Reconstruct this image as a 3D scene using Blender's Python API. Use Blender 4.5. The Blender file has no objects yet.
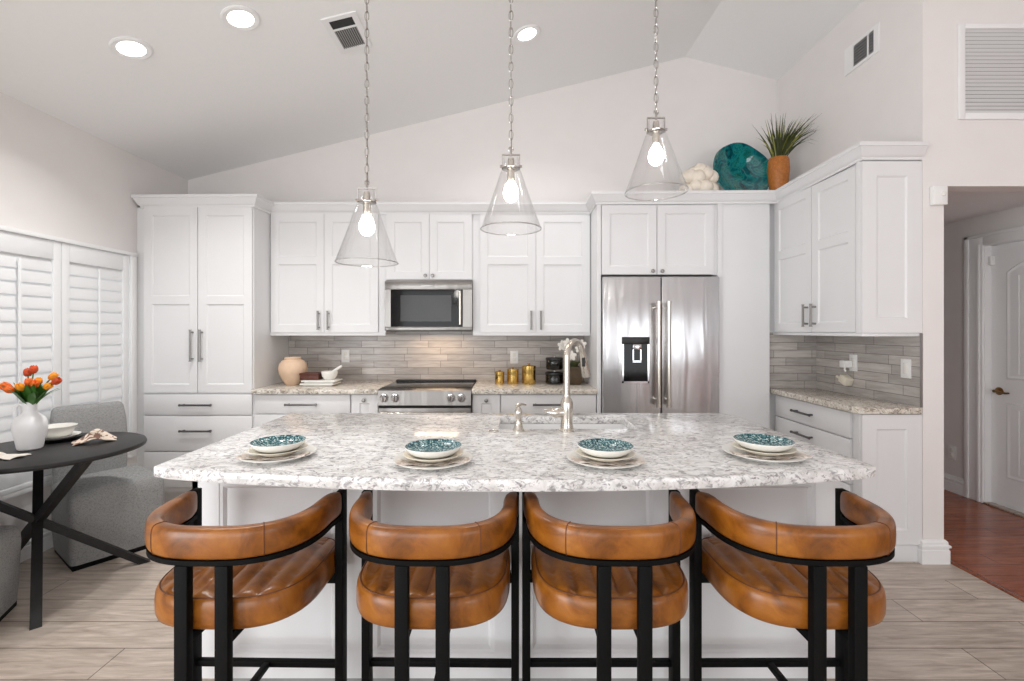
import bpy, bmesh, math, random
from mathutils import Vector, Matrix
random.seed(7)
PI = math.pi
scn = bpy.context.scene
C = scn.collection

# ------------------------------------------------------------------ camera, world, exposure
cam_d = bpy.data.cameras.new('camera')
cam = bpy.data.objects.new('camera', cam_d); C.objects.link(cam)
cam.location = (0, 0, 1.37); cam.rotation_euler = (PI/2, 0, 0)
cam_d.sensor_width = 36; cam_d.lens = 470/1024*36
cam_d.shift_x = 5/1024; cam_d.shift_y = -10.5/1024
cam_d.clip_start = 0.05
scn.camera = cam
scn.view_settings.view_transform = 'Standard'
scn.view_settings.look = 'None'
scn.view_settings.gamma = 1
scn.view_settings.use_curve_mapping = False
scn.view_settings.exposure = 0.0
world = bpy.data.worlds.new('world'); scn.world = world
world.use_nodes = True
wnt = world.node_tree
bg = wnt.nodes['Background']
bg.inputs[0].default_value = (0.93, 0.965, 1.0, 1)
bg.inputs[1].default_value = 1.5
# the living area's own daylight from glazed openings behind the kitchen, plus an added side fill (area lights standing in the openings)
def area(name, loc, rot, sx, sy, power, col=(1,1,1)):
    d = bpy.data.lights.new(name, 'AREA'); d.shape = 'RECTANGLE'; d.size = sx; d.size_y = sy
    d.energy = power; d.color = col
    o = bpy.data.objects.new(name, d); C.objects.link(o); o.location = loc; o.rotation_euler = rot
    return o
area('patio_door_daylight', (-1.2, -3.55, 1.2), (PI/2, 0, 0), 2.6, 2.2, 48, (0.97, 0.985, 1.0))
area('living_window_daylight', (3.3, -3.55, 1.35), (PI/2, 0, 0), 2.6, 1.9, 36, (0.97, 0.985, 1.0))
area('side_fill_light', (-2.94, -1.4, 1.2), (0, -PI/2, 0), 2.1, 2.4, 105, (0.97, 0.985, 1.0))  # made-up side source, added to brighten the left-facing fronts on the right

# ------------------------------------------------------------------ materials
def srgb(r, g, b):
    f = lambda c: (c/255/12.92) if c/255 <= .04045 else ((c/255+.055)/1.055)**2.4
    return (f(r), f(g), f(b), 1)
class NT:
    def __init__(s, name):
        s.m = bpy.data.materials.new(name); s.m.use_nodes = True
        s.t = s.m.node_tree; s.b = s.t.nodes['Principled BSDF']
    def n(s, typ, **kw):
        nd = s.t.nodes.new(typ)
        for k, v in kw.items():
            if k in nd.inputs.keys() and not hasattr(nd, k): nd.inputs[k].default_value = v
            elif hasattr(nd, k): setattr(nd, k, v)
            else: nd.inputs[k].default_value = v
        return nd
    def l(s, a, b): s.t.links.new(a, b)
    def coord(s, scale=(1,1,1), rot=(0,0,0)):
        tc = s.n('ShaderNodeTexCoord'); mp = s.n('ShaderNodeMapping')
        mp.inputs['Scale'].default_value = scale; mp.inputs['Rotation'].default_value = rot
        s.l(tc.outputs['Object'], mp.inputs['Vector']); return mp.outputs['Vector']
    def noise(s, vec, scale, detail=3, rough=.5, dist=0):
        nd = s.n('ShaderNodeTexNoise'); nd.inputs['Scale'].default_value = scale
        nd.inputs['Detail'].default_value = detail; nd.inputs['Roughness'].default_value = rough
        nd.inputs['Distortion'].default_value = dist
        s.l(vec, nd.inputs['Vector']); return nd.outputs['Fac']
    def ramp(s, fac, stops):
        r = s.n('ShaderNodeValToRGB'); el = r.color_ramp.elements
        el[0].position, el[0].color = stops[0]; el[1].position, el[1].color = stops[1]
        for p, c in stops[2:]:
            e = el.new(p); e.color = c
        s.l(fac, r.inputs['Fac']); return r.outputs['Color']
    def mix(s, fac, a, b, blend='MIX'):
        m = s.n('ShaderNodeMix'); m.data_type = 'RGBA'; m.blend_type = blend
        for i, v in ((0, fac), (6, a), (7, b)):
            if hasattr(v, 'links') or hasattr(v, 'is_linked'): s.l(v, m.inputs[i])
            else: m.inputs[i].default_value = v
        return m.outputs[2]
    def bump(s, h, strength=.2, dist=.002):
        b = s.n('ShaderNodeBump'); b.inputs['Strength'].default_value = strength; b.inputs['Distance'].default_value = dist
        s.l(h, b.inputs['Height']); s.l(b.outputs['Normal'], s.b.inputs['Normal'])
    def col(s, v): 
        if hasattr(v, 'is_linked'): s.l(v, s.b.inputs['Base Color'])
        else: s.b.inputs['Base Color'].default_value = v
    def set(s, rough=.5, metal=0, spec=.5, coat=0):
        s.b.inputs['Roughness'].default_value = rough; s.b.inputs['Metallic'].default_value = metal
        s.b.inputs['Specular IOR Level'].default_value = spec; s.b.inputs['Coat Weight'].default_value = coat
        return s
def plain(name, c, rough=.5, metal=0, spec=.5, coat=0, var=.03, scale=6):
    """a painted or cast surface with a faint procedural mottling"""
    t = NT(name); t.set(rough, metal, spec, coat)
    f = t.noise(t.coord(), scale, 4)
    d = tuple(x*(1-var) for x in c[:3]) + (1,); h = tuple(min(1, x*(1+var)) for x in c[:3]) + (1,)
    t.col(t.ramp(f, [(.3, d), (.7, h)]))
    return t.m
def emit(name, c, s):
    t = NT(name); t.b.inputs['Emission Color'].default_value = c; t.b.inputs['Emission Strength'].default_value = s
    t.col(c); return t.m
M = {}
M['wall'] = plain('wall_paint', srgb(236, 232, 230), .85, var=.012, spec=.2)
M['hall_wall'] = plain('hall_wall_paint', srgb(228, 224, 221), .85, var=.012, spec=.2)
M['ceil'] = plain('ceiling_paint', srgb(245, 245, 245), .9, var=.006, spec=.2, scale=40)
M['cab'] = plain('cabinet_paint', srgb(231, 231, 232), .38, var=.008, spec=.4)
M['trim'] = plain('trim_paint', srgb(240, 240, 240), .4, var=.008, spec=.4)
M['shutter'] = plain('shutter_paint', srgb(238, 239, 240), .45, var=.008, spec=.35)
M['black'] = plain('black_steel', srgb(12, 12, 12), .6, 0, spec=.1, var=.1)
M['table'] = plain('black_wood', srgb(32, 31, 31), .42, spec=.3, var=.25, scale=30)
M['blackgloss'] = plain('black_glass', srgb(10, 10, 11), .07, var=.1, spec=.22)
M['screen'] = plain('dark_mesh_glass', srgb(62, 62, 62), .12, var=.06, spec=.3)
M['blackplastic'] = plain('black_plastic', srgb(22, 22, 23), .35, var=.1)
M['nickel'] = plain('satin_nickel', srgb(150, 148, 146), .32, 1, var=.05)
M['brushednickel'] = plain('brushed_nickel', srgb(208, 202, 192), .22, 1, var=.03)
M['nickelchain'] = plain('polished_nickel', srgb(182, 178, 174), .18, 1, var=.03)
M['chrome'] = plain('polished_chrome', srgb(215, 215, 218), .1, 1, var=.02)
M['darkpull'] = plain('dark_nickel', srgb(112, 110, 110), .35, 1, var=.05)
M['gold'] = plain('brushed_gold', srgb(212, 178, 104), .2, 1, var=.06, scale=20)
M['bronze'] = plain('aged_brass', srgb(150, 118, 78), .35, 1, var=.1)
M['whiteplastic'] = plain('white_plastic', srgb(240, 240, 238), .35, var=.01)
M['ceramic'] = plain('white_ceramic', srgb(236, 234, 228), .2, var=.015)
M['matteceramic'] = plain('matte_white_ceramic', srgb(236, 236, 237), .6, var=.02, scale=15)
M['cream'] = plain('cream_stoneware', srgb(226, 218, 200), .3, var=.04, scale=20)
M['peach'] = plain('peach_clay', srgb(224, 194, 166), .7, var=.07, scale=14)
M['darkwood'] = plain('red_brown_wood', srgb(84, 42, 30), .5, var=.25, scale=25)
M['sink'] = plain('white_fireclay', srgb(245, 245, 245), .2, var=.01)
M['vasebrown'] = plain('brown_glaze', srgb(74, 58, 40), .3, var=.2, scale=20)
M['dark'] = plain('dark_recess_shade', srgb(48, 48, 48), .8, var=.05)  # near-black colour stands in for shade inside gaps and vents
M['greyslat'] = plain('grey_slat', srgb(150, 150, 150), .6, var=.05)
M['grille'] = plain('grille_white', srgb(222, 222, 222), .5, var=.01)
M['stem'] = plain('tulip_green', srgb(58, 104, 36), .45, var=.25, scale=18)
M['orange'] = plain('tulip_orange', srgb(228, 104, 14), .5, var=.25, scale=40)
M['yellow'] = plain('tulip_yellow', srgb(240, 150, 20), .5, var=.2, scale=40)
M['redorange'] = plain('tulip_red', srgb(192, 68, 14), .5, var=.25, scale=40)
M['blade'] = plain('grass_green', srgb(64, 70, 36), .5, var=.4, scale=12)
M['bladelight'] = plain('grass_yellow_green', srgb(140, 142, 70), .5, var=.3, scale=12)
M['terracotta'] = plain('orange_brown_pot', srgb(178, 108, 44), .45, var=.2, scale=60)
M['petal'] = plain('white_petal', srgb(236, 232, 224), .5, var=.04)
M['coral'] = plain('pale_pink_shell', srgb(236, 226, 212), .55, var=.1, scale=30)
M['soil'] = plain('dark_soil', srgb(40, 34, 28), .9, var=.2)
M['lamp'] = emit('lamp_lens', (1, .97, .92, 1), 9)
M['bulb'] = emit('bulb_glow', (1, .965, .91, 1), 60)

def glass(name, tint=(1, 1, 1, 1), fac_lo=.04, fac_hi=.55):
    t = NT(name); t.t.nodes.remove(t.b)
    out = [n for n in t.t.nodes if n.type == 'OUTPUT_MATERIAL'][0]
    lw = t.n('ShaderNodeLayerWeight'); lw.inputs['Blend'].default_value = .35
    mr = t.n('ShaderNodeMapRange'); mr.inputs[3].default_value = fac_lo; mr.inputs[4].default_value = fac_hi
    t.l(lw.outputs['Facing'], mr.inputs[0])
    pw = t.n('ShaderNodeMath', operation='POWER'); pw.inputs[1].default_value = 1.6
    t.l(mr.outputs[0], pw.inputs[0])
    ad = t.n('ShaderNodeMath', operation='ADD'); ad.inputs[1].default_value = .03; t.l(pw.outputs[0], ad.inputs[0])
    tr = t.n('ShaderNodeBsdfTransparent'); tr.inputs[0].default_value = tint
    gl = t.n('ShaderNodeBsdfGlossy'); gl.inputs['Roughness'].default_value = .04
    mx = t.n('ShaderNodeMixShader'); t.l(ad.outputs[0], mx.inputs[0]); t.l(tr.outputs[0], mx.inputs[1]); t.l(gl.outputs[0], mx.inputs[2])
    t.l(mx.outputs[0], out.inputs['Surface']); return t.m
M['glass'] = glass('clear_glass', (.995, .995, .995, 1))
M['rimglass'] = glass('thick_glass_rim', (1, 1, 1, 1), .5, .95)
M['paneglass'] = glass('window_glass')
M['smokeglass'] = glass('smoked_jar_glass', (.35, .33, .3, 1))

def stainless(name, c, along='x', rough=.24):
    t = NT(name); t.set(rough, 1)
    sc = (1, 1, 120) if along == 'x' else (120, 120, 1)
    f = t.noise(t.coord(sc), 3, 4, .6)
    t.col(t.ramp(f, [(.3, tuple(x*.93 for x in c[:3])+(1,)), (.7, c)]))
    t.b.inputs['Anisotropic'].default_value = .5
    w = t.noise(t.coord((4.5, 1, .55)), 2.2, 1, .4, .6)
    t.bump(w, .5, .02)
    return t.m
M['steel'] = stainless('stainless_steel', srgb(204, 204, 206), 'z', .27)
M['steelh'] = stainless('stainless_steel_wide', srgb(140, 137, 134), 'x', .33)

def quartz(name, base, light, fleck, brown, s=1.0):
    t = NT(name); t.set(.14, 0, .5)
    v = t.coord((1.0, 1.5, 1.5))
    warp = t.n('ShaderNodeTexNoise'); warp.inputs['Scale'].default_value = 7*s; warp.inputs['Detail'].default_value = 3; t.l(v, warp.inputs['Vector'])
    add = t.n('ShaderNodeVectorMath', operation='MULTIPLY_ADD'); add.inputs[1].default_value = (.10, .10, .10)
    t.l(warp.outputs['Color'], add.inputs[0]); t.l(v, add.inputs[2])
    vec = add.outputs[0]
    a = t.noise(vec, 16*s, 9, .62, .7)
    c1 = t.ramp(a, [(.40, light), (.60, base)])
    b = t.noise(vec, 30*s, 8, .68, 1.1)
    m1 = t.ramp(b, [(.51, (0, 0, 0, 1)), (.60, (1, 1, 1, 1))])
    c2 = t.mix(m1, c1, fleck)
    d = t.noise(vec, 52*s, 7, .7, .6)
    m2 = t.ramp(d, [(.57, (0, 0, 0, 1)), (.65, (1, 1, 1, 1))])
    t.col(t.mix(m2, c2, brown)); return t.m
M['quartz'] = quartz('island_quartz', srgb(216, 213, 210), srgb(242, 241, 240), srgb(164, 161, 162), srgb(128, 122, 120))
M['granite'] = quartz('perimeter_quartz', srgb(206, 196, 182), srgb(234, 228, 218), srgb(150, 138, 126), srgb(104, 92, 82), 1.1)

def planks(name, cols, w, l, mortar, mcol, rough, grain=1.0, freq=.37):
    t = NT(name); t.set(rough, 0, .4)
    v = t.coord()
    br = t.n('ShaderNodeTexBrick'); t.l(v, br.inputs['Vector'])
    br.inputs['Scale'].default_value = 1; br.inputs['Brick Width'].default_value = l; br.inputs['Row Height'].default_value = w
    br.inputs['Mortar Size'].default_value = mortar; br.inputs['Mortar Smooth'].default_value = .1; br.inputs['Bias'].default_value = 0
    br.offset = freq; br.offset_frequency = 2
    br.inputs['Color1'].default_value = cols[0]; br.inputs['Color2'].default_value = cols[1]; br.inputs['Mortar'].default_value = mcol
    g = t.noise(t.coord((1.6, 14, 14)), 3.0, 7, .62, .6)
    gm = t.ramp(g, [(.30, cols[2]), (.68, (1, 1, 1, 1))])
    t.col(t.mix(grain, br.outputs['Color'], gm, 'MULTIPLY'))
    t.bump(br.outputs['Fac'], -.25, .002)
    return t.m
M['tile'] = planks('wood_look_tile', [srgb(212, 199, 187), srgb(195, 182, 170), srgb(200, 194, 190)], .184, 1.2, .0025, srgb(126, 114, 104), .32)
M['hardwood'] = planks('cherry_hardwood', [srgb(186, 112, 76), srgb(166, 94, 62), srgb(186, 158, 144)], .125, 1.1, .0015, srgb(70, 34, 24), .16)

def splash(name, axis):
    t = NT(name); t.set(.22, 0, .5)
    tc = t.n('ShaderNodeTexCoord'); sp = t.n('ShaderNodeSeparateXYZ'); t.l(tc.outputs['Object'], sp.inputs[0])
    cb = t.n('ShaderNodeCombineXYZ'); t.l(sp.outputs[axis], cb.inputs[0]); t.l(sp.outputs[2], cb.inputs[1])
    br = t.n('ShaderNodeTexBrick'); t.l(cb.outputs[0], br.inputs['Vector'])
    br.inputs['Scale'].default_value = 1; br.inputs['Brick Width'].default_value = .30; br.inputs['Row Height'].default_value = .0606
    br.inputs['Mortar Size'].default_value = .0022; br.inputs['Mortar Smooth'].default_value = .2
    br.offset = .37; br.offset_frequency = 2; br.squash = 1.3; br.squash_frequency = 3
    br.inputs['Color1'].default_value = srgb(208, 202, 197); br.inputs['Color2'].default_value = srgb(178, 173, 169); br.inputs['Mortar'].default_value = srgb(142, 138, 135)
    mp = t.n('ShaderNodeMapping'); mp.inputs['Scale'].default_value = (1.4, 12, 1); t.l(cb.outputs[0], mp.inputs[0])
    g = t.noise(mp.outputs[0], 3, 5, .6, .8)
    t.col(t.mix(.8, br.outputs['Color'], t.ramp(g, [(.3, srgb(205, 200, 196)), (.7, (1, 1, 1, 1))]), 'MULTIPLY'))
    big = t.noise(cb.outputs[0], 6, 2)
    mm = t.n('ShaderNodeMath', operation='MULTIPLY_ADD'); mm.inputs[1].default_value = -1.0; t.l(br.outputs['Fac'], mm.inputs[0]); t.l(big, mm.inputs[2])
    t.bump(mm.outputs[0], .5, .003); return t.m
M['splash_x'] = splash('backsplash_tile', 0)
M['splash_y'] = splash('backsplash_tile_side', 1)

def leather():
    t = NT('cognac_leather'); t.set(.30, 0, .42, .12); t.b.inputs['Coat Roughness'].default_value = .2
    v = t.coord()
    a = t.noise(v, 9, 5, .6, .6)
    c = t.ramp(a, [(.30, srgb(86, 46, 12)), (.5, srgb(140, 82, 24)), (.72, srgb(168, 106, 36))])
    t.col(c); b = t.noise(v, 420, 3); t.bump(b, .15, .001); return t.m
M['leather'] = leather()
M['seam'] = plain('leather_seam', srgb(98, 52, 20), .6, var=.1)
def fabric():
    t = NT('grey_woven_fabric'); t.set(.95, 0, .1)
    w1 = t.noise(t.coord((1, 1, 7)), 90, 2); w2 = t.noise(t.coord((7, 7, 1)), 90, 2)
    m = t.n('ShaderNodeMath', operation='ADD'); t.l(w1, m.inputs[0]); t.l(w2, m.inputs[1])
    t.col(t.ramp(m.outputs[0], [(.75, srgb(112, 112, 113)), (1.25, srgb(156, 156, 155))]))
    t.bump(m.outputs[0], .4, .002); return t.m
M['fabric'] = fabric()
def teal_glass():
    t = NT('teal_art_glass'); t.set(.05, 0, .7, .5)
    v = t.coord()
    a = t.noise(v, 9, 6, .6, 1.8)
    t.col(t.ramp(a, [(.3, srgb(6, 62, 66)), (.44, srgb(10, 108, 118)), (.52, srgb(36, 150, 150)), (.6, srgb(12, 96, 84)), (.72, srgb(110, 196, 190))]))
    t.b.inputs['Transmission Weight'].default_value = .15; return t.m
M['teal'] = teal_glass()
def bowl_inside():
    t = NT('teal_speckle_glaze'); t.set(.18)
    f = t.noise(t.coord(), 150, 4, .65, .4)
    t.col(t.ramp(f, [(.40, srgb(18, 60, 70)), (.53, srgb(56, 116, 122)), (.60, srgb(200, 216, 213))])); return t.m
M['speckle'] = bowl_inside()
def napkin_mat(name, a, b, sc):
    t = NT(name); t.set(.95, 0, .1)
    f = t.noise(t.coord(), sc, 2, .5, 1.2)
    t.col(t.ramp(f, [(.5, a), (.56, b)])); return t.m
M['linen'] = napkin_mat('plain_linen', srgb(226, 220, 210), srgb(216, 208, 196), 12)
M['printlinen'] = napkin_mat('printed_linen', srgb(222, 206, 190), srgb(128, 100, 88), 24)
M['pinklinen'] = napkin_mat('dusky_linen', srgb(216, 206, 196), srgb(190, 176, 166), 40)

# ------------------------------------------------------------------ mesh builder
class MB:
    def __init__(s): s.bm = bmesh.new()
    def box(s, x0, x1, y0, y1, z0, z1, bev=0, T=None, seg=2):
        b = bmesh.new()
        vs = [b.verts.new((x, y, z)) for x in (x0, x1) for y in (y0, y1) for z in (z0, z1)]
        for f in ((0,1,3,2), (4,6,7,5), (0,4,5,1), (2,3,7,6), (0,2,6,4), (1,5,7,3)): b.faces.new([vs[i] for i in f])
        bmesh.ops.recalc_face_normals(b, faces=b.faces)
        if bev: bmesh.ops.bevel(b, geom=list(b.edges), offset=bev, segments=seg, profile=.5, affect='EDGES')
        return s.add(b, T)
    def add(s, b, T=None):
        if T is not None: b.transform(T)
        vm = {v: s.bm.verts.new(v.co) for v in b.verts}
        for f in b.faces:
            try: s.bm.faces.new([vm[v] for v in f.verts])
            except ValueError: pass
        b.free(); return s
    def rings(s, rings, closed_u=True, closed_v=False, cap0=True, cap1=True, T=None):
        b = bmesh.new()
        R = [[b.verts.new(p) for p in r] for r in rings]
        n = len(R[0]); m = len(R)
        for i in range(m if closed_v else m-1):
            A, B = R[i], R[(i+1) % m]
            for j in range(n if closed_u else n-1):
                k = (j+1) % n
                q = [A[j], A[k], B[k], B[j]]
                b.faces.new(q)
        if not closed_v and closed_u:
            if cap0: b.faces.new(list(reversed(R[0])))
            if cap1: b.faces.new(R[-1])
        bmesh.ops.remove_doubles(b, verts=list(b.verts), dist=1e-6)
        bmesh.ops.recalc_face_normals(b, faces=list(b.faces))
        return s.add(b, T)
    def lathe(s, prof, c=(0, 0, 0), seg=32, cap0=True, cap1=True, T=None, sx=1, sy=1):
        R = [[(c[0]+r*sx*math.cos(2*PI*k/seg), c[1]+r*sy*math.sin(2*PI*k/seg), c[2]+z) for k in range(seg)] for r, z in prof]
        return s.rings(R, True, False, cap0, cap1, T)
    def tube(s, pts, r, seg=10, closed=False, cap=True, T=None):
        pts = [Vector(p) for p in pts]; n = len(pts); R = []
        rr = r if isinstance(r, (list, tuple)) else [r]*n
        up = None
        for i, p in enumerate(pts):
            if closed: d = pts[(i+1) % n]-pts[i-1]
            else: d = pts[min(i+1, n-1)]-pts[max(i-1, 0)]
            d.normalize()
            if up is None: up = Vector((0, 0, 1)) if abs(d.z) < .9 else Vector((1, 0, 0))
            a = d.cross(up)
            if a.length < 1e-4: a = d.cross(Vector((0, 1, 0)))
            a.normalize(); bb = a.cross(d).normalized(); up = bb
            R.append([p+rr[i]*(math.cos(2*PI*k/seg)*a+math.sin(2*PI*k/seg)*bb) for k in range(seg)])
        return s.rings(R, True, closed, cap, cap, T)
    def bar(s, p0, p1, w, h, T=None, side=None):
        """rectangular bar between two points"""
        p0, p1 = Vector(p0), Vector(p1); d = (p1-p0).normalized()
        up = Vector((0, 0, 1)) if abs(d.z) < .95 else Vector((0, 1, 0))
        if side is not None: up = Vector(side)
        a = d.cross(up).normalized(); b = a.cross(d).normalized()
        R = [[p+a*sx*w/2+b*sy*h/2 for sx, sy in ((-1,-1), (1,-1), (1,1), (-1,1))] for p in (p0, p1)]
        return s.rings(R, T=T)
    def prism(s, poly, z0, z1, T=None, bev=0):
        b = bmesh.new()
        f = b.faces.new([b.verts.new((x, y, z0)) for x, y in poly])
        r = bmesh.ops.extrude_face_region(b, geom=[f])
        for v in [e for e in r['geom'] if isinstance(e, bmesh.types.BMVert)]: v.co.z = z1
        bmesh.ops.recalc_face_normals(b, faces=list(b.faces))
        if bev: bmesh.ops.bevel(b, geom=list(b.edges), offset=bev, segments=2, profile=.5, affect='EDGES')
        return s.add(b, T)
    def sweep(s, prof, path):
        """profile [(out, z)] along a level open path [(x, y)], mitred; out = right of travel"""
        n = len(path); P = [Vector(p).to_3d() for p in path]; nor = []
        for i in range(n-1):
            d = (P[i+1]-P[i]).normalized(); nor.append(Vector((d.y, -d.x, 0)))
        R = []
        for i in range(n):
            if i == 0: m = nor[0]
            elif i == n-1: m = nor[-1]
            else:
                m = nor[i-1]+nor[i]; m = m/(m.dot(nor[i]))
            R.append([(P[i].x+m.x*o, P[i].y+m.y*o, z) for o, z in prof])
        return s.rings(R)
    def build(s, name, m, parent=None, smooth=35):
        me = bpy.data.meshes.new(name)
        if parent is not None and not parent.get('_noshift'):
            r = parent
            while r.parent: r = r.parent
            s.bm.transform(Matrix.Translation(-r.location))
        s.bm.to_mesh(me); s.bm.free()
        ms = m if isinstance(m, (list, tuple)) else [m]
        for x in ms: me.materials.append(M[x])
        if smooth:
            me.polygons.foreach_set('use_smooth', [True]*len(me.polygons))
            me.set_sharp_from_angle(angle=math.radians(smooth))
        o = bpy.data.objects.new(name, me); C.objects.link(o)
        if parent is not None: o.parent = parent
        return o
def thing(name, label, cat, loc=(0, 0, 0), group=None):
    o = bpy.data.objects.new(name, None); C.objects.link(o); o.empty_display_size = .1
    o.location = loc; o['label'] = label; o['category'] = cat
    if group: o['group'] = group
    return o
def tag(o, label, cat, group=None):
    o['label'] = label; o['category'] = cat
    if group: o['group'] = group
    return o
def struct(name, mb, m, parent=None, smooth=35):
    o = mb.build(name, m, parent, smooth)
    if parent is None: o['kind'] = 'structure'
    return o
def clone(root, loc, rz=0, label=None):
    r = root.copy(); C.objects.link(r); r.location = loc; r.rotation_euler = (0, 0, rz)
    if label: r['label'] = label
    for ch in list(root.children):
        c = ch.copy(); C.objects.link(c); c.parent = r
        for g in list(ch.children):
            d = g.copy(); C.objects.link(d); d.parent = c
    return r

# facing transforms: local (u across, v up, n out) -> world
def face_front(x, y, z): return Matrix(((1,0,0,x), (0,0,-1,y), (0,1,0,z), (0,0,0,1)))      # faces -Y
def face_left(x, y, z):  return Matrix(((0,0,-1,x), (-1,0,0,y), (0,1,0,z), (0,0,0,1)))     # faces -X, u runs towards -Y
def face_right(x, y, z): return Matrix(((0,0,1,x), (1,0,0,y), (0,1,0,z), (0,0,0,1)))       # faces +X, u runs towards +Y
def door_panel(w, h, T, splits=(), stile=.062, th=.02, mb=None, dep=.009):
    """shaker door: stiles, rails and recessed panels with a sloped inner edge; origin at its lower left, front at n = th"""
    mb = mb or MB()
    mb.box(0, stile, 0, h, 0, th, T=T); mb.box(w-stile, w, 0, h, 0, th, T=T)
    edges = [0] + [v for s in splits for v in (s-stile/2, s+stile/2)] + [h]
    edges[0] = stile; edges[-1] = h-stile
    rails = [(0, stile), (h-stile, h)] + [(s-stile/2, s+stile/2) for s in splits]
    for a, b in rails: mb.box(stile, w-stile, a, b, 0, th, T=T)
    sl = .009
    for k in range(0, len(edges), 2):
        v0, v1, u0, u1 = edges[k], edges[k+1], stile, w-stile
        o = [(u0, v0, th-.002), (u1, v0, th-.002), (u1, v1, th-.002), (u0, v1, th-.002)]
        i = [(u0+sl, v0+sl, th-dep), (u1-sl, v0+sl, th-dep), (u1-sl, v1-sl, th-dep), (u0+sl, v1-sl, th-dep)]
        base = [(p[0], p[1], 0) for p in o]
        mb.rings([[Vector(p) for p in r] for r in (base, o, i)], T=T)
    return mb
def slab(w, h, T, th=.02): return MB().box(0, w, 0, h, 0, th, bev=.0025, T=T)
def pull(L, T, vertical=False, r=.0078, out=.034):
    """bar pull with two posts; T at its middle, n outward"""
    a = Vector((0, 1, 0)) if vertical else Vector((1, 0, 0)); o = Vector((0, 0, out))
    mb = MB()
    mb.tube([-a*L/2+o, a*L/2+o], r, 10, T=T)
    for s in (-1, 1):
        mb.tube([a*s*(L/2-.018), a*s*(L/2-.018)+o], r*.85, 8, T=T)
        mb.tube([a*s*(L/2-.004)+o, a*s*(L/2+.003)+o], r*1.25, 10, T=T)
    return mb
def knob(T):
    mb = MB()
    mb.lathe([(.009, 0), (.0055, .004), (.0055, .014), (.013, .018), (.0155, .023), (.013, .028), (.006, .030)], seg=20, T=T)
    return mb

# ------------------------------------------------------------------ room shell
XL, XR, YB, YW = -2.885, 2.445, 4.25, 2.765
RX, RZ, SL = 1.61, 3.839, .2476
roof = lambda x: RZ - SL*abs(x-RX)
# floors
struct('floor', MB().box(-3.2, 2.62, -3.75, 4.6, -.1, 0), 'tile')
struct('floor_hall', MB().box(2.62, 6.2, -3.75, 6.5, -.1, -.001), 'hardwood')
# vaulted ceiling
mb = MB()
t = .15
poly = [(-3.2, roof(-3.2)), (RX, RZ), (6.2, roof(6.2)), (6.2, roof(6.2)+t), (RX, RZ+t), (-3.2, roof(-3.2)+t)]
mb.rings([[(x, y, z) for x, z in poly] for y in (-3.75, 4.45)])
struct('ceiling', mb, 'ceil', smooth=5)
# gabled back wall
mb = MB()
poly = [(-3.0, 0), (XR+.13, 0), (XR+.13, roof(XR+.13)), (RX, RZ), (-3.0, roof(-3.0))]
mb.rings([[(x, y, z) for x, z in poly] for y in (YB, YB+.12)])
struct('wall_back', mb, 'wall')
# left wall with the window opening
WY0, WY1, WZ0, WZ1 = 2.46, 3.58, .46, 1.94
lh = roof(XL)
mb = MB()
mb.box(XL-.14, XL, -3.75, -2.65, 0, lh); mb.box(XL-.14, XL, -2.65, -.15, 2.3, lh); mb.box(XL-.14, XL, -.15, WY0, 0, lh); mb.box(XL-.14, XL, WY1, YB, 0, lh)  # opening under the lintel is invented to let the side fill in
mb.box(XL-.14, XL, WY0, WY1, 0, WZ0); mb.box(XL-.14, XL, WY0, WY1, WZ1, lh)
struct('wall_left', mb, 'wall', smooth=0)
# rear of the open living area, behind the viewer: a sliding-door opening and a window opening
mb = MB(); RYY = -3.6
for a, b, z0, z1 in ((-2.885, -2.55, 0, 2.6), (.15, 1.95, 0, 2.6), (4.65, 6.1, 0, 2.6), (-2.55, .15, 2.33, 2.6), (1.95, 4.65, 2.33, 2.6), (1.95, 4.65, 0, .38)):
    mb.box(a, b, RYY-.12, RYY, z0, z1)
mb.rings([[(x, y, z) for x, z in ((XL, 2.6), (6.1, 2.6), (6.1, roof(6.1)), (RX, RZ), (XL, roof(XL)))] for y in (RYY-.12, RYY)])
struct('wall_rear', mb, 'wall', smooth=0)
struct('wall_living', MB().box(6.1, 6.22, -3.6, YW, 0, roof(6.1)+.05), 'wall', smooth=0)
# right wall with its end facing the camera, and the entry wall with the hall opening
mb = MB(); r0 = roof(XR)
mb.box(XR, XR+.125, YW, YB, 0, r0)
struct('wall_right', mb, 'wall', smooth=0)
mb = MB()
mb.box(XR+.125, 6.2, YW, YW+.12, 2.216, 3.58); mb.box(3.80, 6.2, YW, YW+.12, 0, 2.216)
struct('wall_entry', mb, 'wall', smooth=0)
# kitchen return wall right of the refrigerator
mb = MB(); mb.box(1.667, 2.04, 3.652, YB, 0, 2.44); mb.box(2.04, XR, 3.712, YB, 0, 2.44)
struct('wall_return', mb, 'cab', smooth=0)
# hall beyond
HX = 3.78
mb = MB(); mb.box(HX, HX+.12, YW+.12, 3.0, 0, 2.32); mb.box(HX, HX+.12, 3.0, 3.72, 2.04, 2.32); mb.box(HX, HX+.12, 3.72, 6.2, 0, 2.32)
struct('wall_hall', mb, 'hall_wall', smooth=0)
struct('wall_hall_end', MB().box(XR+.125, HX+.12, 6.2, 6.3, 0, 2.32), 'hall_wall')
struct('wall_hall_side', MB().box(XR, XR+.125, YB+.12, 6.2, 0, 2.32), 'hall_wall')
struct('ceiling_hall', MB().box(XR+.125, HX+.12, YW+.12, 6.3, 2.28, 2.38), 'ceil')
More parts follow.
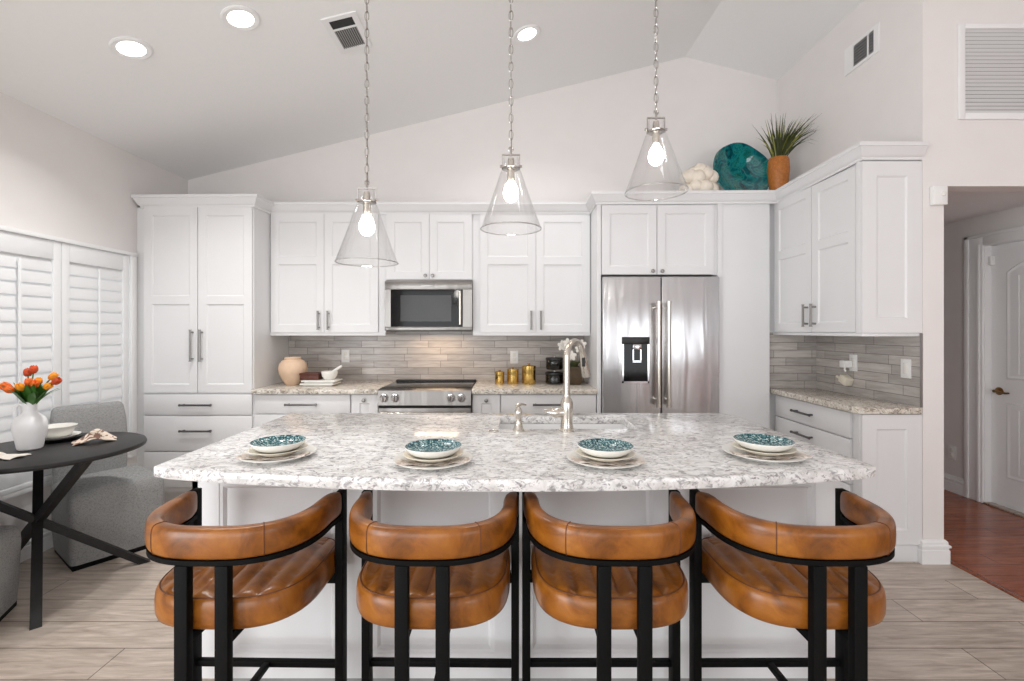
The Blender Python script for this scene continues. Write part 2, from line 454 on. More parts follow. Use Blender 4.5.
# baseboards
bprof = [(0, 0), (.020, 0), (.020, .078), (.016, .082), (.016, .092), (.024, .097), (.024, .108), (.014, .114), (.014, .126), (.006, .137), (0, .138)]
mb = MB(); mb.sweep(bprof, [(XR, YW+.012), (XR, YW), (XR+.125, YW), (XR+.125, 4.6)])
mb2 = [(0, .0)]
struct('baseboard_right', mb, 'trim')
mb = MB(); mb.sweep(bprof, [(XL, -.15), (XL, 3.64)]); struct('baseboard_left', mb, 'trim')
mb = MB(); mb.sweep(bprof, [(HX, 6.2), (HX, 3.86)]); struct('baseboard_hall', mb, 'trim')

# ------------------------------------------------------------------ window with plantation shutters (left wall)
w1 = struct('window_1', MB().box(XL-.10, XL-.094, WY0, WY1, WZ0, WZ1), 'paneglass')
mb = MB()
mb.box(XL-.002, XL+.028, WY0-.05, WY0+.0, WZ0-.06, WZ1+.0, bev=.004); mb.box(XL-.002, XL+.028, WY1, WY1+.05, WZ0-.06, WZ1, bev=.004)
mb.box(XL-.002, XL+.034, WY0-.05, WY1+.05, WZ1-.005, WZ1+.022, bev=.004)
mb.box(XL-.14, XL+.03, WY0, WY1, WZ0-.03, WZ0+.0, bev=.004); mb.box(XL-.002, XL+.028, WY0, WY1, WZ0-.06, WZ0-.03, bev=.003)
f = mb.build('window_frame', 'trim', w1)
mb = MB(); mb.box(XL-.11, XL-.085, (WY0+WY1)/2-.02, (WY0+WY1)/2+.02, WZ0, WZ1); mb.build('mullion', 'trim', w1)
def shutter(y0, y1, label):
    t = thing('window_shutter', label, 'shutter', (XL, y0, WZ0), 'plantation shutter panels on the left window')
    z0, z1 = WZ0+.004, WZ1-.008; xb, xf = XL-.012, XL+.018; st = .052
    mb = MB()
    mb.box(xb, xf, y0, y0+st, z0, z1, bev=.003); mb.box(xb, xf, y1-st, y1, z0, z1, bev=.003)
    mb.box(xb, xf, y0+st, y1-st, z0, z0+.10, bev=.003); mb.box(xb, xf, y0+st, y1-st, z1-.115, z1, bev=.003)
    mb.build('shutter_frame', 'shutter', t)
    n = 16; a, b = z0+.10, z1-.115; pitch = (b-a)/n
    mb = MB()
    for k in range(n):
        zc = a+pitch*(k+.5); T = Matrix.Translation((XL+.002, 0, zc)) @ Matrix.Rotation(math.radians(-10), 4, 'Y')
        prof = [(.0042*math.cos(q)*1.0, .0425*math.sin(q)) for q in [2*PI*j/14 for j in range(14)]]
        mb.rings([[(x, yy, z) for x, z in prof] for yy in (y0+st+.002, y1-st-.002)], T=T)
    mb.build('louvers', 'shutter', t)
    yc = (y0+y1)/2
    MB().box(XL+.022, XL+.034, yc-.007, yc+.007, a+.01, b-.02, bev=.002).build('tilt_rod', 'shutter', t)
shutter(2.49, 3.025, 'white louvered shutter panel behind the tulips, left of the pair')
shutter(3.03, 3.565, 'white louvered shutter panel beside the tall pantry cabinet')

# ------------------------------------------------------------------ hall door
d1 = struct('door_1', MB().box(HX+.05, HX+.088, 3.005, 3.715, .012, 2.03), 'trim')
T = face_left(HX+.05, 3.715, .012)
mb = MB()
W = .71
def arch_panel(v0, v1, arch):
    n = 12; out = []; inn = []
    def shape(ins, nn):
        pts = [(.11+ins, v0+ins), (W-.11-ins, v0+ins)]
        for k in range(n+1):
            u = W-.11-ins-(W-.22-2*ins)*k/n; s = (u-W/2)/(W/2-.11)
            pts.append((u, v1-ins-(arch*(s*s) if arch > 0 else 0)))
        return [Vector((u, v, nn)) for u, v in pts]
    mb.rings([shape(0, .001), shape(.014, .007), shape(.028, .002), shape(.034, .003)], cap0=False, T=T)
arch_panel(.22, .80, 0); arch_panel(.98, 1.90, .10)
for u in (.2, .28, .355, .43, .51): 
    mb.box(u-.003, u+.003, .27, .75, .001, .0055, T=T); mb.box(u-.003, u+.003, 1.03, 1.77, .001, .0055, T=T)
mb.build('door_panels', 'trim', d1)
mb = MB()
mb.lathe([(.03, 0), (.03, .006), (.012, .012), (.012, .045)], seg=20, T=face_left(HX+.05, 3.655, .895))
mb.tube([(HX+.008, 3.655, .895), (HX+.004, 3.62, .893), (HX+.006, 3.57, .888), (HX+.004, 3.545, .892)], [.009, .009, .008, .007], 10)
mb.build('door_handle', 'bronze', d1)
MB().box(HX+.02, HX+.06, 3.69, 3.712, 1.88, 1.95, bev=.003).build('door_sensor', 'whiteplastic', d1)
mb = MB()
cprof = [(0, 0), (.02, 0), (.024, .02), (.014, .03), (.014, .075), (.02, .085), (.006, .095), (0, .095)]
mb.box(HX-.018, HX, 3.72, 3.86, 0, 2.13, bev=.004); mb.box(HX-.018, HX, 2.925, 3.0, 0, 2.13, bev=.004); mb.box(HX-.018, HX, 3.0, 3.72, 2.04, 2.13, bev=.004)
mb.box(HX-.03, HX-.018, 3.825, 3.86, 0, 2.13, bev=.004); mb.box(HX-.026, HX-.018, 3.74, 3.765, 0, 2.05, bev=.003); mb.box(HX-.03, HX-.018, 2.925, 3.86, 2.105, 2.13, bev=.004)
mb.box(HX-.004, HX+.1, 3.716, 3.72, 0, 2.04); mb.box(HX-.004, HX+.1, 3.0, 3.004, 0, 2.04); mb.box(HX-.004, HX+.1, 3.0, 3.72, 2.036, 2.04)
struct('trim_1', mb, 'trim')
struct('trim_2', MB().box(HX-.01, HX+.1, 3.0, 3.72, 0, .012, bev=.002), 'tile')
struct('trim_3', MB().box(2.60, 2.64, -3.2, 2.80, 0, .005, bev=.002), 'hardwood')

# ------------------------------------------------------------------ cabinets
CR = [(0, 2.345), (.010, 2.345), (.012, 2.360), (.019, 2.364), (.028, 2.378), (.038, 2.398), (.046, 2.412), (.051, 2.414), (.051, 2.436), (0, 2.436)]
FY = 3.64      # front of tall and base doors
UY = 3.90      # front of upper doors
cpath = [(-2.832, 4.2, -.028), (-2.832, FY+.012, -.028), (-1.969, FY+.012, -.022), (-1.969, UY+.012, -.015), (.697, UY+.012, -.012), (.697, FY+.004, -.004), (2.098, FY+.004, .004), (2.098, YW+.008, .026), (XR-.002, YW+.008, .026)]
mb = MB().sweep(CR, [(x, y) for x, y, z in cpath])
nP = len(CR)
mb.bm.verts.ensure_lookup_table()
for v in mb.bm.verts:
    k = min(range(len(cpath)), key=lambda q: (v.co.x-cpath[q][0])**2+(v.co.y-cpath[q][1])**2); v.co.z += cpath[k][2]
struct('trim_5', mb, 'cab')
def add_door(parent, x0, x1, z0, z1, y, splits=(), h=None, kn=None, name='door'):
    d = door_panel(x1-x0-.003, z1-z0-.003, face_front(x0+.0015, y+.02, z0+.0015), [s-z0 for s in splits]).build(name, 'cab', parent)
    if h: pull(h[2], face_front(h[0], y, h[1]), True).build('handle', 'nickel', d)
    if kn: knob(face_front(kn[0], y, kn[1])).build('knob', 'nickel', d)
    return d
def add_drawer(parent, x0, x1, z0, z1, y, hl=.2, hz=None):
    d = slab(x1-x0-.003, z1-z0-.003, face_front(x0+.0015, y+.02, z0+.0015)).build('drawer', 'cab', parent)
    if hl: pull(hl, face_front((x0+x1)/2, y, (z0+z1)/2 if hz is None else hz), False).build('handle', 'darkpull', d)
    return d
# tall pantry
p = thing('pantry_cabinet', 'tall white two-door pantry cabinet with drawers, left end of the cabinet run', 'cabinet', (-2.40, 3.95, 0))
mb = MB(); mb.box(-2.832, -1.97, FY+.02, YB-.002, .11, 2.37); mb.box(-2.884, -2.832, FY+.025, FY+.045, 0, 2.325); mb.box(-2.832, -1.97, FY+.09, YB-.002, 0, .11)
mb.build('body', 'cab', p)
for a, b, s in ((-2.815, -2.397, 1), (-2.394, -1.975, -1)):
    add_door(p, a, b, .884, 2.322, FY, (1.60,), ((b-.035) if s == 1 else (a+.035), 1.25, .24))
add_drawer(p, -2.815, -1.975, .712, .872, FY, .24); add_drawer(p, -2.815, -1.975, .432, .706, FY, .24, .592); add_drawer(p, -2.815, -1.975, .15, .426, FY, .24, .31)
# uppers
def upper(label, x0, x1, doors, z0, splits, left=False, kn=False, y=UY, rail=True, z1=2.385):
    p = thing('upper_cabinet', label, 'cabinet', ((x0+x1)/2, YB-.15, z0))
    mb = MB(); mb.box(x0, x1, y+.02, YB-.002, z0, z1)
    if rail: mb.box(x0, x1, y+.008, y+.026, z0-.022, z0+.006, bev=.002)
    mb.build('body', 'cab', p)
    (a, m, b) = doors
    for (u, v, s) in ((a, m, 1), (m, b, -1)):
        e = (v-.04) if s == 1 else (u+.04)
        add_door(p, u, v, z0+.004, 2.332, y, splits, None if kn else (e, z0+.105, .15), (v-.03 if s == 1 else u+.03, z0+.035) if kn else None)
    return p
upper('white two-door upper cabinet above the peach vase, left of the microwave', -1.969, -1.01, (-1.962, -1.518, -1.07), 1.345, (1.945,))
upper('short white two-door cabinet with round knobs directly above the microwave', -1.009, -.285, (-1.0, -.645, -.29), 1.785, (), kn=True, rail=False)
upper('white two-door upper cabinet above the gold canisters, beside the refrigerator', -.284, .695, (-.226, .24, .688), 1.345, (1.945,))
# refrigerator surround: side panels and the cabinet over it
p = thing('upper_cabinet', 'white two-door cabinet enclosing the stainless refrigerator, pale shell ornament on top', 'cabinet', (1.16, 3.95, 0))
mb = MB(); mb.box(.697, .727, FY, YB-.002, 0, 2.40); mb.box(1.632, 1.665, FY, YB-.002, 0, 2.40); mb.box(.727, 1.632, FY+.02, YB-.002, 1.80, 2.40)
mb.build('body', 'cab', p)
for a, b, s in ((.732, 1.160, 1), (1.163, 1.604, -1)):
    add_door(p, a, b, 1.80, 2.338, FY, (), None, (b-.035 if s == 1 else a+.035, 1.825))
# right wall cabinet
RXF = 2.09
p = thing('upper_cabinet', 'white two-door wall cabinet on the right wall, potted grass plant on top', 'cabinet', (2.27, 3.25, 1.345))
mb = MB(); mb.box(RXF+.02, XR-.002, YW+.022, 3.71, 1.352, 2.42); mb.box(RXF+.006, XR-.002, YW+.008, 3.71, 1.332, 1.352, bev=.002)
mb.box(RXF+.0, RXF+.02, YW+.022, YW+.05, 1.352, 2.42)
mb.build('body', 'cab', p)
for y0, y1, s in ((3.676, 3.226, 1), (3.222, 2.817, -1)):
    d = door_panel(y0-y1-.003, 1.0, face_left(RXF+.02, y0, 1.356), (.585,)).build('door', 'cab', p)
    e = y1+.04 if s == 1 else y0-.04
    pull(.15, face_left(RXF, e, 1.47), True).build('handle', 'nickel', d)
door_panel(XR-RXF-.004, 1.01, face_front(RXF+.002, YW+.022, 1.353), (), .085).build('end_panel', 'cab', p)
# back base cabinets
def base(label, x0, x1, fn):
    p = thing('base_cabinet', label, 'cabinet', ((x0+x1)/2, 3.95, 0))
    mb = MB(); mb.box(x0, x1, FY+.02, YB-.002, .11, .876); mb.box(x0, x1, FY+.09, YB-.002, 0, .11); mb.build('body', 'cab', p)
    fn(p); return p
def f1(p):
    for z0, z1 in ((.722, .868), (.44, .716), (.12, .434)): add_drawer(p, -1.955, -1.215, z0, z1, FY, .24)
base('white base cabinet with wide drawers under the peach vase', -1.969, -1.213, f1)
def f2(p): add_door(p, -1.206, -1.0, .12, .868, FY, (), None, (-1.105, .826))
base('narrow white base cabinet with a knob at the left side of the range', -1.212, -.995, f2)
def f3(p): add_door(p, -.265, -.054, .12, .868, FY, (), None, (-.16, .826))
base('narrow white base cabinet with a knob at the right side of the range', -.271, -.05, f3)
def f4(p):
    for z0, z1 in ((.722, .868), (.44, .716), (.12, .434)): add_drawer(p, -.046, .690, z0, z1, FY, .24)
base('white base cabinet with wide drawers under the gold canisters', -.049, .695, f4)
# right base cabinet
p = thing('base_cabinet', 'white base cabinet at right with angled drawer fronts and a panelled end', 'cabinet', (2.27, 3.25, 0))
mb = MB(); mb.box(RXF+.02, XR-.002, YW+.022, 3.679, .10, .876); mb.box(RXF+.0, RXF+.02, YW+.022, YW+.06, .10, .876); mb.box(RXF+.03, XR-.002, YW+.03, 3.679, 0, .10)
mb.build('body', 'cab', p)
for z0, z1 in ((.71, .868), (.43, .704), (.12, .424)):
    d = slab(.795, z1-z0-.003, face_left(RXF+.02, 3.662, z0)).build('drawer', 'cab', p)
    pull(.2, face_left(RXF, 3.30, (z0+z1)/2 if z0 > .5 else z1-.07)).build('handle', 'darkpull', d)
door_panel(XR-RXF-.004, .766, face_front(RXF+.002, YW+.022, .105), (), .085).build('end_panel', 'cab', p)
mb = MB(); mb.box(RXF+.004, XR-.002, YW+.010, YW+.03, 0, .10, bev=.004); mb.build('plinth', 'cab', p)

# ------------------------------------------------------------------ countertops on the perimeter
def slab_top(name, poly, label, m='granite', z0=.876, z1=.914):
    mb = MB(); mb.prism(poly, z0, z1, bev=.004)
    return tag(mb.build(name, m), label, 'countertop')
slab_top('countertop', [(-1.969, YB-.012), (-1.969, 3.61), (-.994, 3.61), (-.994, YB-.012)], 'speckled beige stone countertop left of the range, under the peach vase')
slab_top('countertop', [(-.273, YB-.012), (-.273, 3.61), (.695, 3.61), (.695, YB-.012)], 'speckled beige stone countertop right of the range, under the gold canisters')
slab_top('countertop', [(2.055, 3.698), (2.055, 2.80), (2.085, YW-.012), (XR-.012, YW-.012), (XR-.012, 3.698)], 'speckled stone countertop in the right-hand nook under the wall cabinet')

# ------------------------------------------------------------------ backsplash
struct('wall_back_tile', MB().box(-1.969, .696, YB-.011, YB-.001, .914, 1.42), 'splash_x')
mb = MB(); mb.box(2.042, XR-.0105, 3.700, 3.711, .914, 1.35); struct('wall_return_tile', mb, 'splash_x')
mb = MB(); mb.box(XR-.010, XR-.0005, YW+.004, 3.700, .914, 1.352); struct('wall_right_tile', mb, 'splash_y')
struct('trim_4', MB().box(XR-.013, XR-.0, YW-.002, YW+.004, .914, 1.35), 'nickel')

# ------------------------------------------------------------------ outlets and switches
def outlet(label, T, kind='duplex', group=None):
    t = thing('wall_outlet' if kind == 'duplex' else 'light_switch', label, 'outlet' if kind == 'duplex' else 'switch', T.to_translation(), group)
    MB().box(-.036, .036, -.058, .058, 0, .006, bev=.002, T=T).build('cover_plate', 'whiteplastic', t)
    if kind == 'duplex':
        for v in (-.02, .02): MB().box(-.015, .015, v-.014, v+.014, .0055, .009, bev=.003, T=T).build('socket', 'ceramic', t)
    else:
        MB().box(-.015, .015, -.032, .032, .0055, .011, bev=.002, T=T).build('rocker', 'ceramic', t)
    return t
outlet('white wall outlet on grey tile between the peach vase and the range', face_front(-1.455, YB-.011, 1.135))
outlet('white wall outlet on grey tile above the gold canisters', face_front(.065, YB-.011, 1.125))
outlet('white wall outlet in the right-hand nook behind the plug-in adapter', face_left(XR-.010, 3.30, 1.14))
outlet('white rocker switch at the outer edge of the right-hand tiled nook', face_left(XR-.010, 2.865, 1.135), 'switch')
outlet('white wall outlet low on the hall wall above the baseboard', face_left(HX, 3.99, .33))
t = thing('plug_adapter', 'small white plug-in adapter in the nook outlet', 'adapter', (XR-.04, 3.36, 1.13))
mb = MB(); mb.box(XR-.075, XR-.019, 3.30, 3.355, 1.105, 1.155, bev=.006); mb.build('body', 'whiteplastic', t)
MB().tube([(XR-.05, 3.33, 1.107), (XR-.05, 3.335, 1.09), (XR-.045, 3.33, 1.075)], .006, 8).build('nozzle', 'whiteplastic', t)
t = thing('air_freshener', 'cream cube-shaped plug-in air freshener mounted on the nook tile', 'air freshener', (XR-.03, 3.36, 1.05))
R = Matrix.Translation((XR-.04, 3.335, 1.015)) @ Matrix.Rotation(math.radians(25), 4, 'X')
MB().box(-.029, .029, -.037, .037, -.029, .029, bev=.008, T=R).build('body', 'cream', t)
MB().tube([R @ Vector((-.01, .03, -.01)), R @ Vector((-.02, .07, -.01))], [.012, .007], 10).build('tip', 'cream', t)

# ------------------------------------------------------------------ range
t = thing('range', 'stainless steel slide-in range with black glass cooktop under the microwave', 'stove', (-.627, 3.95, 0))
x0, x1 = -.990, -.276
mb = MB(); mb.box(x0, x1, 3.64, YB-.013, .10, .905); mb.box(x0+.02, x1-.02, 3.70, YB-.02, 0, .10); mb.build('body', 'steelh', t)
MB().box(x0+.004, x1-.004, 3.66, YB-.03, .9045, .919, bev=.004).build('cooktop', 'blackgloss', t)
MB().box(x0, x1, YB-.06, YB-.014, .905, .926, bev=.006).build('rear_trim', 'blackplastic', t)
mb = MB()
R_ = [[(x, y, z) for y, z in ((3.67, .918), (3.605, .905), (3.585, .795), (3.66, .795))] for x in (x0, x1)]
mb.rings(R_); pn = mb.build('control_panel', 'steelh', t)
for kx in (-.940, -.856, -.430, -.350):
    T = Matrix.Translation((kx, 3.594, .852)) @ Matrix.Rotation(math.radians(100), 4, 'X')
    k = MB().lathe([(.031, 0), (.031, .006), (.025, .008), (.024, .03), (.021, .034)], seg=24, T=T).build('control_knob', 'chrome', t)
    MB().box(-.004, .004, -.022, .022, .033, .042, bev=.002, T=T).build('knob_grip', 'nickel', k)
MB().box(x0+.004, x1-.004, 3.60, 3.655, .14, .772, bev=.004).build('oven_door', 'steelh', t)
MB().box(x0+.002, x1-.002, 3.615, 3.65, .773, .794).build('gap_shade_strip', 'dark', t)  # dark strip painted as the shade in the gap above the oven door
mb = MB(); mb.tube([(x0+.03, 3.555, .735), (x1-.03, 3.555, .735)], .014, 14)
for xx in (x0+.07, x1-.07): mb.box(xx-.014, xx+.014, 3.555, 3.602, .724, .746, bev=.003)
mb.build('oven_handle', 'brushednickel', t)
MB().box(x0+.12, x1-.12, 3.597, 3.602, .30, .62, bev=.002).build('oven_window', 'blackgloss', t)
# ------------------------------------------------------------------ microwave
t = thing('microwave', 'stainless over-the-range microwave with dark glass door', 'microwave', (-.645, 4.05, 1.362))
x0, x1, z0, z1, fy = -1.003, -.287, 1.365, 1.770, 3.85
MB().box(x0, x1, fy+.03, YB-.012, z0+.012, z1+.012, bev=.003).build('body', 'steelh', t)
MB().box(x0+.01, x1-.01, fy+.045, YB-.03, z0-.006, z0+.012).build('vent_base', 'blackplastic', t)
mb = MB()
mb.box(x0, x1, fy, fy+.03, z1-.068, z1, bev=.003); mb.box(x0, x1, fy, fy+.03, z0, z0+.032, bev=.003)
mb.box(x0, x0+.05, fy, fy+.03, z0+.032, z1-.068); mb.box(x1-.075, x1, fy, fy+.03, z0+.032, z1-.068)
mb.build('door_frame', 'steelh', t)
MB().box(x0+.05, x1-.075, fy+.006, fy+.03, z0+.032, z1-.068).build('door_glass', 'blackgloss', t)
mb = MB(); mb.tube([(x1-.095, fy-.032, z0+.05), (x1-.095, fy-.032, z1-.085)], .011, 14)
for zz in (z0+.07, z1-.105): mb.tube([(x1-.095, fy-.03, zz), (x1-.095, fy+.008, zz)], .008, 10)
mb.build('door_handle', 'brushednickel', t)
MB().box(-.705, -.595, fy-.004, fy+.002, z1-.048, z1-.022, bev=.002).build('name_badge', 'nickel', t)
MB().box(x0+.13, x1-.17, fy+.004, fy+.0062, z0+.075, z1-.115).build('door_window', 'screen', t)
d = bpy.data.lights.new('microwave_lamp', 'AREA'); d.shape = 'RECTANGLE'; d.size = .40; d.size_y = .12; d.energy = 2.4; d.color = (1, .72, .48)
o = bpy.data.objects.new('microwave_lamp', d); C.objects.link(o); o.location = (-.60, 4.06, 1.352); o.rotation_euler = (math.radians(-8), 0, 0)
# ------------------------------------------------------------------ refrigerator
t = thing('refrigerator', 'stainless steel french-door refrigerator with black water dispenser', 'refrigerator', (1.16, 3.95, 0))
MB().box(.735, 1.622, 3.66, YB-.02, .02, 1.775).build('body', 'blackplastic', t)
ry = 3.585; sx = 1.178
for a, b, s in ((.732, sx-.003, -1), (sx+.003, 1.622, 1)):
    dr = MB().box(a, b, ry, ry+.07, .70, 1.778, bev=.008, seg=3).build('door', 'steel', t)
    hx = sx+s*.038
    mb = MB(); mb.tube([(hx, ry-.055, .80), (hx, ry-.055, 1.575)], .0165, 16)
    for zz in (.84, 1.545): mb.tube([(hx, ry-.055, zz), (hx, ry+.004, zz)], .012, 12)
    for zz in (.80, 1.575): mb.tube([(hx, ry-.055, zz-.012), (hx, ry-.055, zz+.012)], .0185, 16)
    mb.build('handle', 'brushednickel', dr)
    if s == -1: ld = dr
MB().box(.732, 1.622, ry, ry+.07, .06, .69, bev=.008, seg=3).build('freezer_drawer', 'steel', t)
dx0, dx1, dz0, dz1 = .878, 1.084, .965, 1.317
mb = MB(); mb.box(dx0, dx1, ry-.004, ry+.002, dz0, dz0+.014); mb.box(dx0, dx0+.012, ry-.004, ry+.002, dz0, dz1-.055); mb.box(dx1-.012, dx1, ry-.004, ry+.002, dz0, dz1-.055)
fr = mb.build('dispenser_frame', 'chrome', ld)
MB().box(dx0+.012, dx1-.012, ry-.002, ry+.001, dz0+.014, dz1-.055).build('dispenser_recess', 'blackgloss', ld)
MB().box(dx0-.002, dx1+.002, ry-.010, ry+.001, dz1-.055, dz1, bev=.002).build('dispenser_display', 'blackplastic', ld)
mb = MB(); mb.box(.955, 1.02, ry-.02, ry, dz1-.095, dz1-.056, bev=.003); mb.box(.955, .963, ry-.016, ry, 1.13, 1.225); mb.box(1.012, 1.02, ry-.016, ry, 1.13, 1.225); mb.box(.955, 1.02, ry-.016, ry, 1.125, 1.137)
mb.build('dispenser_paddle', 'chrome', ld)

# ------------------------------------------------------------------ island
IX0, IX1, IYF, IYB = -1.125, 1.19, 1.68, 2.545
t = thing('kitchen_island', 'white panelled kitchen island cabinet behind the four leather bar stools', 'island', (.03, 2.1, 0))
mb = MB()
mb.box(IX0+.02, IX1-.02, IYF+.02, IYF+.05, .12, .876); mb.box(IX0+.02, IX0+.05, IYF+.05, IYB, .12, .876); mb.box(IX1-.05, IX1-.02, IYF+.05, IYB, .12, .876)
mb.box(IX0+.05, IX1-.05, IYB-.03, IYB, .12, .876); mb.box(IX0+.05, IX1-.05, IYF+.05, IYB-.03, .12, .14)
mb.build('body', 'cab', t)
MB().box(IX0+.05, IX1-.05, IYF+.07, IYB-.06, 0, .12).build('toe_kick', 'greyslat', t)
# front: four recessed panels in one face frame
T = face_front(0, IYF+.02, 0)
mb = MB(); th = .02
bays = [(-1.03, -.612), (-.477, -.045), (.081, .522), (.655, 1.103)]
us = [IX0] + [v for b in bays for v in b] + [IX1]
for k in range(0, len(us), 2): mb.box(us[k], us[k+1], .125, .876, 0, th, T=T)
for a, b in bays:
    mb.box(a, b, .125, .215, 0, th, T=T); mb.box(a, b, .822, .876, 0, th, T=T)
    def q(ins, n): return [Vector(p) for p in ((a+ins, .215+ins, n), (b-ins, .215+ins, n), (b-ins, .822-ins, n), (a+ins, .822-ins, n))]
    mb.rings([q(0, 0), q(0, th-.002), q(.012, th-.004), q(.022, th-.014)], T=T)
mb.build('front_panel', 'cab', t)
for nm, T in (('left', face_left(IX0+.02, IYB, 0)), ('right', face_right(IX1-.02, IYF, 0))):
    mb = MB(); w = IYB-IYF
    for a, b in ((0, .08), (w/2-.04, w/2+.04), (w-.08, w)): mb.box(a, b, .125, .876, 0, th, T=T)
    for a, b in ((.08, w/2-.04), (w/2+.04, w-.08)):
        mb.box(a, b, .125, .215, 0, th, T=T); mb.box(a, b, .822, .876, 0, th, T=T); mb.box(a, b, .215, .822, 0, .008, T=T)
    mb.build('end_panel', 'cab', t)
# worktop: bowed seating edge and a cut-out over the sink
SX0, SX1, SY0, SY1 = -.035, .605, 2.17, 2.47
cx = .03; L0, L1 = -1.185, 1.238; yF, bow = 1.565, .135
front = []
for k in range(41):
    s = -1+2*k/40; x = cx+s*(L1-L0)/2*1.0
    front.append((x, yF-bow*(1-abs(s)**2.1)))
front[0] = (L0, yF+.012); front[-1] = (L1, yF+.012)
xb0, xb1 = -1.19, 1.20
mb = MB(); b = bmesh.new()
V = lambda x, y: b.verts.new((x, y, .876))
fv = [V(*p) for p in front]
a0, a1, b0, b1 = V(SX0, SY0), V(SX1, SY0), V(SX0, SY1), V(SX1, SY1)
l0, r0_ = V(-1.188, SY0), V(1.216, SY0)
bl, br_, bm0, bm1 = V(xb0, 2.585), V(xb1, 2.585), V(SX0, 2.585), V(SX1, 2.585)
b.faces.new(fv+[r0_, a1, a0, l0]); b.faces.new([l0, a0, b0, bm0, bl]); b.faces.new([a1, r0_, br_, bm1, b1]); b.faces.new([b0, b1, bm1, bm0])
r = bmesh.ops.extrude_face_region(b, geom=list(b.faces))
for v in [e for e in r['geom'] if isinstance(e, bmesh.types.BMVert)]: v.co.z = .914
bmesh.ops.recalc_face_normals(b, faces=list(b.faces))
es = [e for e in b.edges if len(e.link_faces) == 2 and e.calc_face_angle(0) > 1.0 and abs(e.verts[0].co.z-e.verts[1].co.z) < .001]
bmesh.ops.bevel(b, geom=es, offset=.005, segments=2, profile=.5, affect='EDGES')
mb.add(b)
tag(mb.build('island_countertop', 'quartz', smooth=40), 'large white and grey speckled quartz island countertop with a bowed front', 'countertop')
# undermount sink
t = thing('kitchen_sink', 'white undermount sink set in the island countertop behind the faucet', 'sink', (.285, 2.32, .66))
mb = MB(); w = .012
mb.box(SX0-w, SX0, SY0-w, SY1+w, .655, .8755); mb.box(SX1, SX1+w, SY0-w, SY1+w, .655, .8755)
mb.box(SX0, SX1, SY0-w, SY0, .655, .8755); mb.box(SX0, SX1, SY1, SY1+w, .655, .8755); mb.box(SX0, SX1, SY0, SY1, .655, .668)
mb.build('basin', 'sink', t)
MB().lathe([(.04, 0), (.04, .004), (.03, .002), (.012, .001)], (.285, 2.32, .668), 24).build('drain', 'chrome', t)
# faucet
fx, fy = .270, 2.125
t = thing('kitchen_faucet', 'tall brushed nickel gooseneck pull-down faucet on the island', 'faucet', (fx, fy, .914))
MB().lathe([(.034, 0), (.034, .006), (.029, .012), (.029, .02), (.027, .03), (.026, .07), (.028, .085), (.028, .125), (.024, .14), (.017, .152), (.0165, .165)], (fx, fy, .914), 28).build('base', 'brushednickel', t)
dirv = Vector((.62, .78, 0)); r = .072
pts = [Vector((fx, fy, 1.06)), Vector((fx, fy, 1.15)), Vector((fx, fy, 1.238))]
for k in range(0, 15):
    a = PI-PI*k/14*.93
    pts.append(Vector((fx, fy, 1.245)) + dirv*(r+r*math.cos(a)) + Vector((0, 0, r*math.sin(a))))
MB().tube(pts, .0145, 16).build('spout', 'brushednickel', t)
e = pts[-1]; dn = (pts[-1]-pts[-2]).normalized()
hd = MB().tube([e-dn*.005, e+dn*.02, e+dn*.03, e+dn*.112, e+dn*.12], [.0155, .0165, .0175, .022, .020], 18).build('spray_head', 'brushednickel', t)
MB().box(-.008, .008, -.004, .004, -.022, .022, bev=.003, T=Matrix.Translation(e+dn*.045+Vector((-.004, -.0185, 0)))).build('spray_button', 'blackplastic', hd)
mb = MB(); mb.tube([(fx, fy, 1.0), (fx-.03, fy-.004, .998), (fx-.055, fy-.008, .996), (fx-.075, fy-.010, .998), (fx-.09, fy-.011, 1.0)], [.021, .023, .022, .014, .006], 16)
lv = mb.build('handle_hub', 'brushednickel', t)
MB().tube([(fx-.062, fy-.01, 1.012), (fx-.080, fy-.015, 1.012), (fx-.102, fy-.018, 1.006)], [.009, .0085, .007], 10).build('lever', 'brushednickel', lv)
# soap dispenser and air switch
t = thing('soap_dispenser', 'small brushed nickel soap pump left of the faucet', 'soap dispenser', (.052, 2.125, .914))
MB().lathe([(.026, 0), (.026, .005), (.021, .012), (.015, .04), (.013, .065), (.017, .072), (.017, .09), (.012, .1), (.007, .108), (.007, .118)], (.052, 2.125, .914), 24).build('bottle_neck', 'brushednickel', t)
MB().tube([(.04, 2.12, 1.026), (.052, 2.125, 1.032), (.072, 2.15, 1.03), (.086, 2.17, 1.022)], [.009, .01, .006, .005], 12).build('pump_spout', 'brushednickel', t)
tag(MB().lathe([(.022, 0), (.022, .004), (.017, .006), (.015, .004), (.004, .004)], (-.06, 2.11, .914), 24).build('air_switch', 'brushednickel'), 'round metal air switch button flush in the island beside the soap pump', 'button')

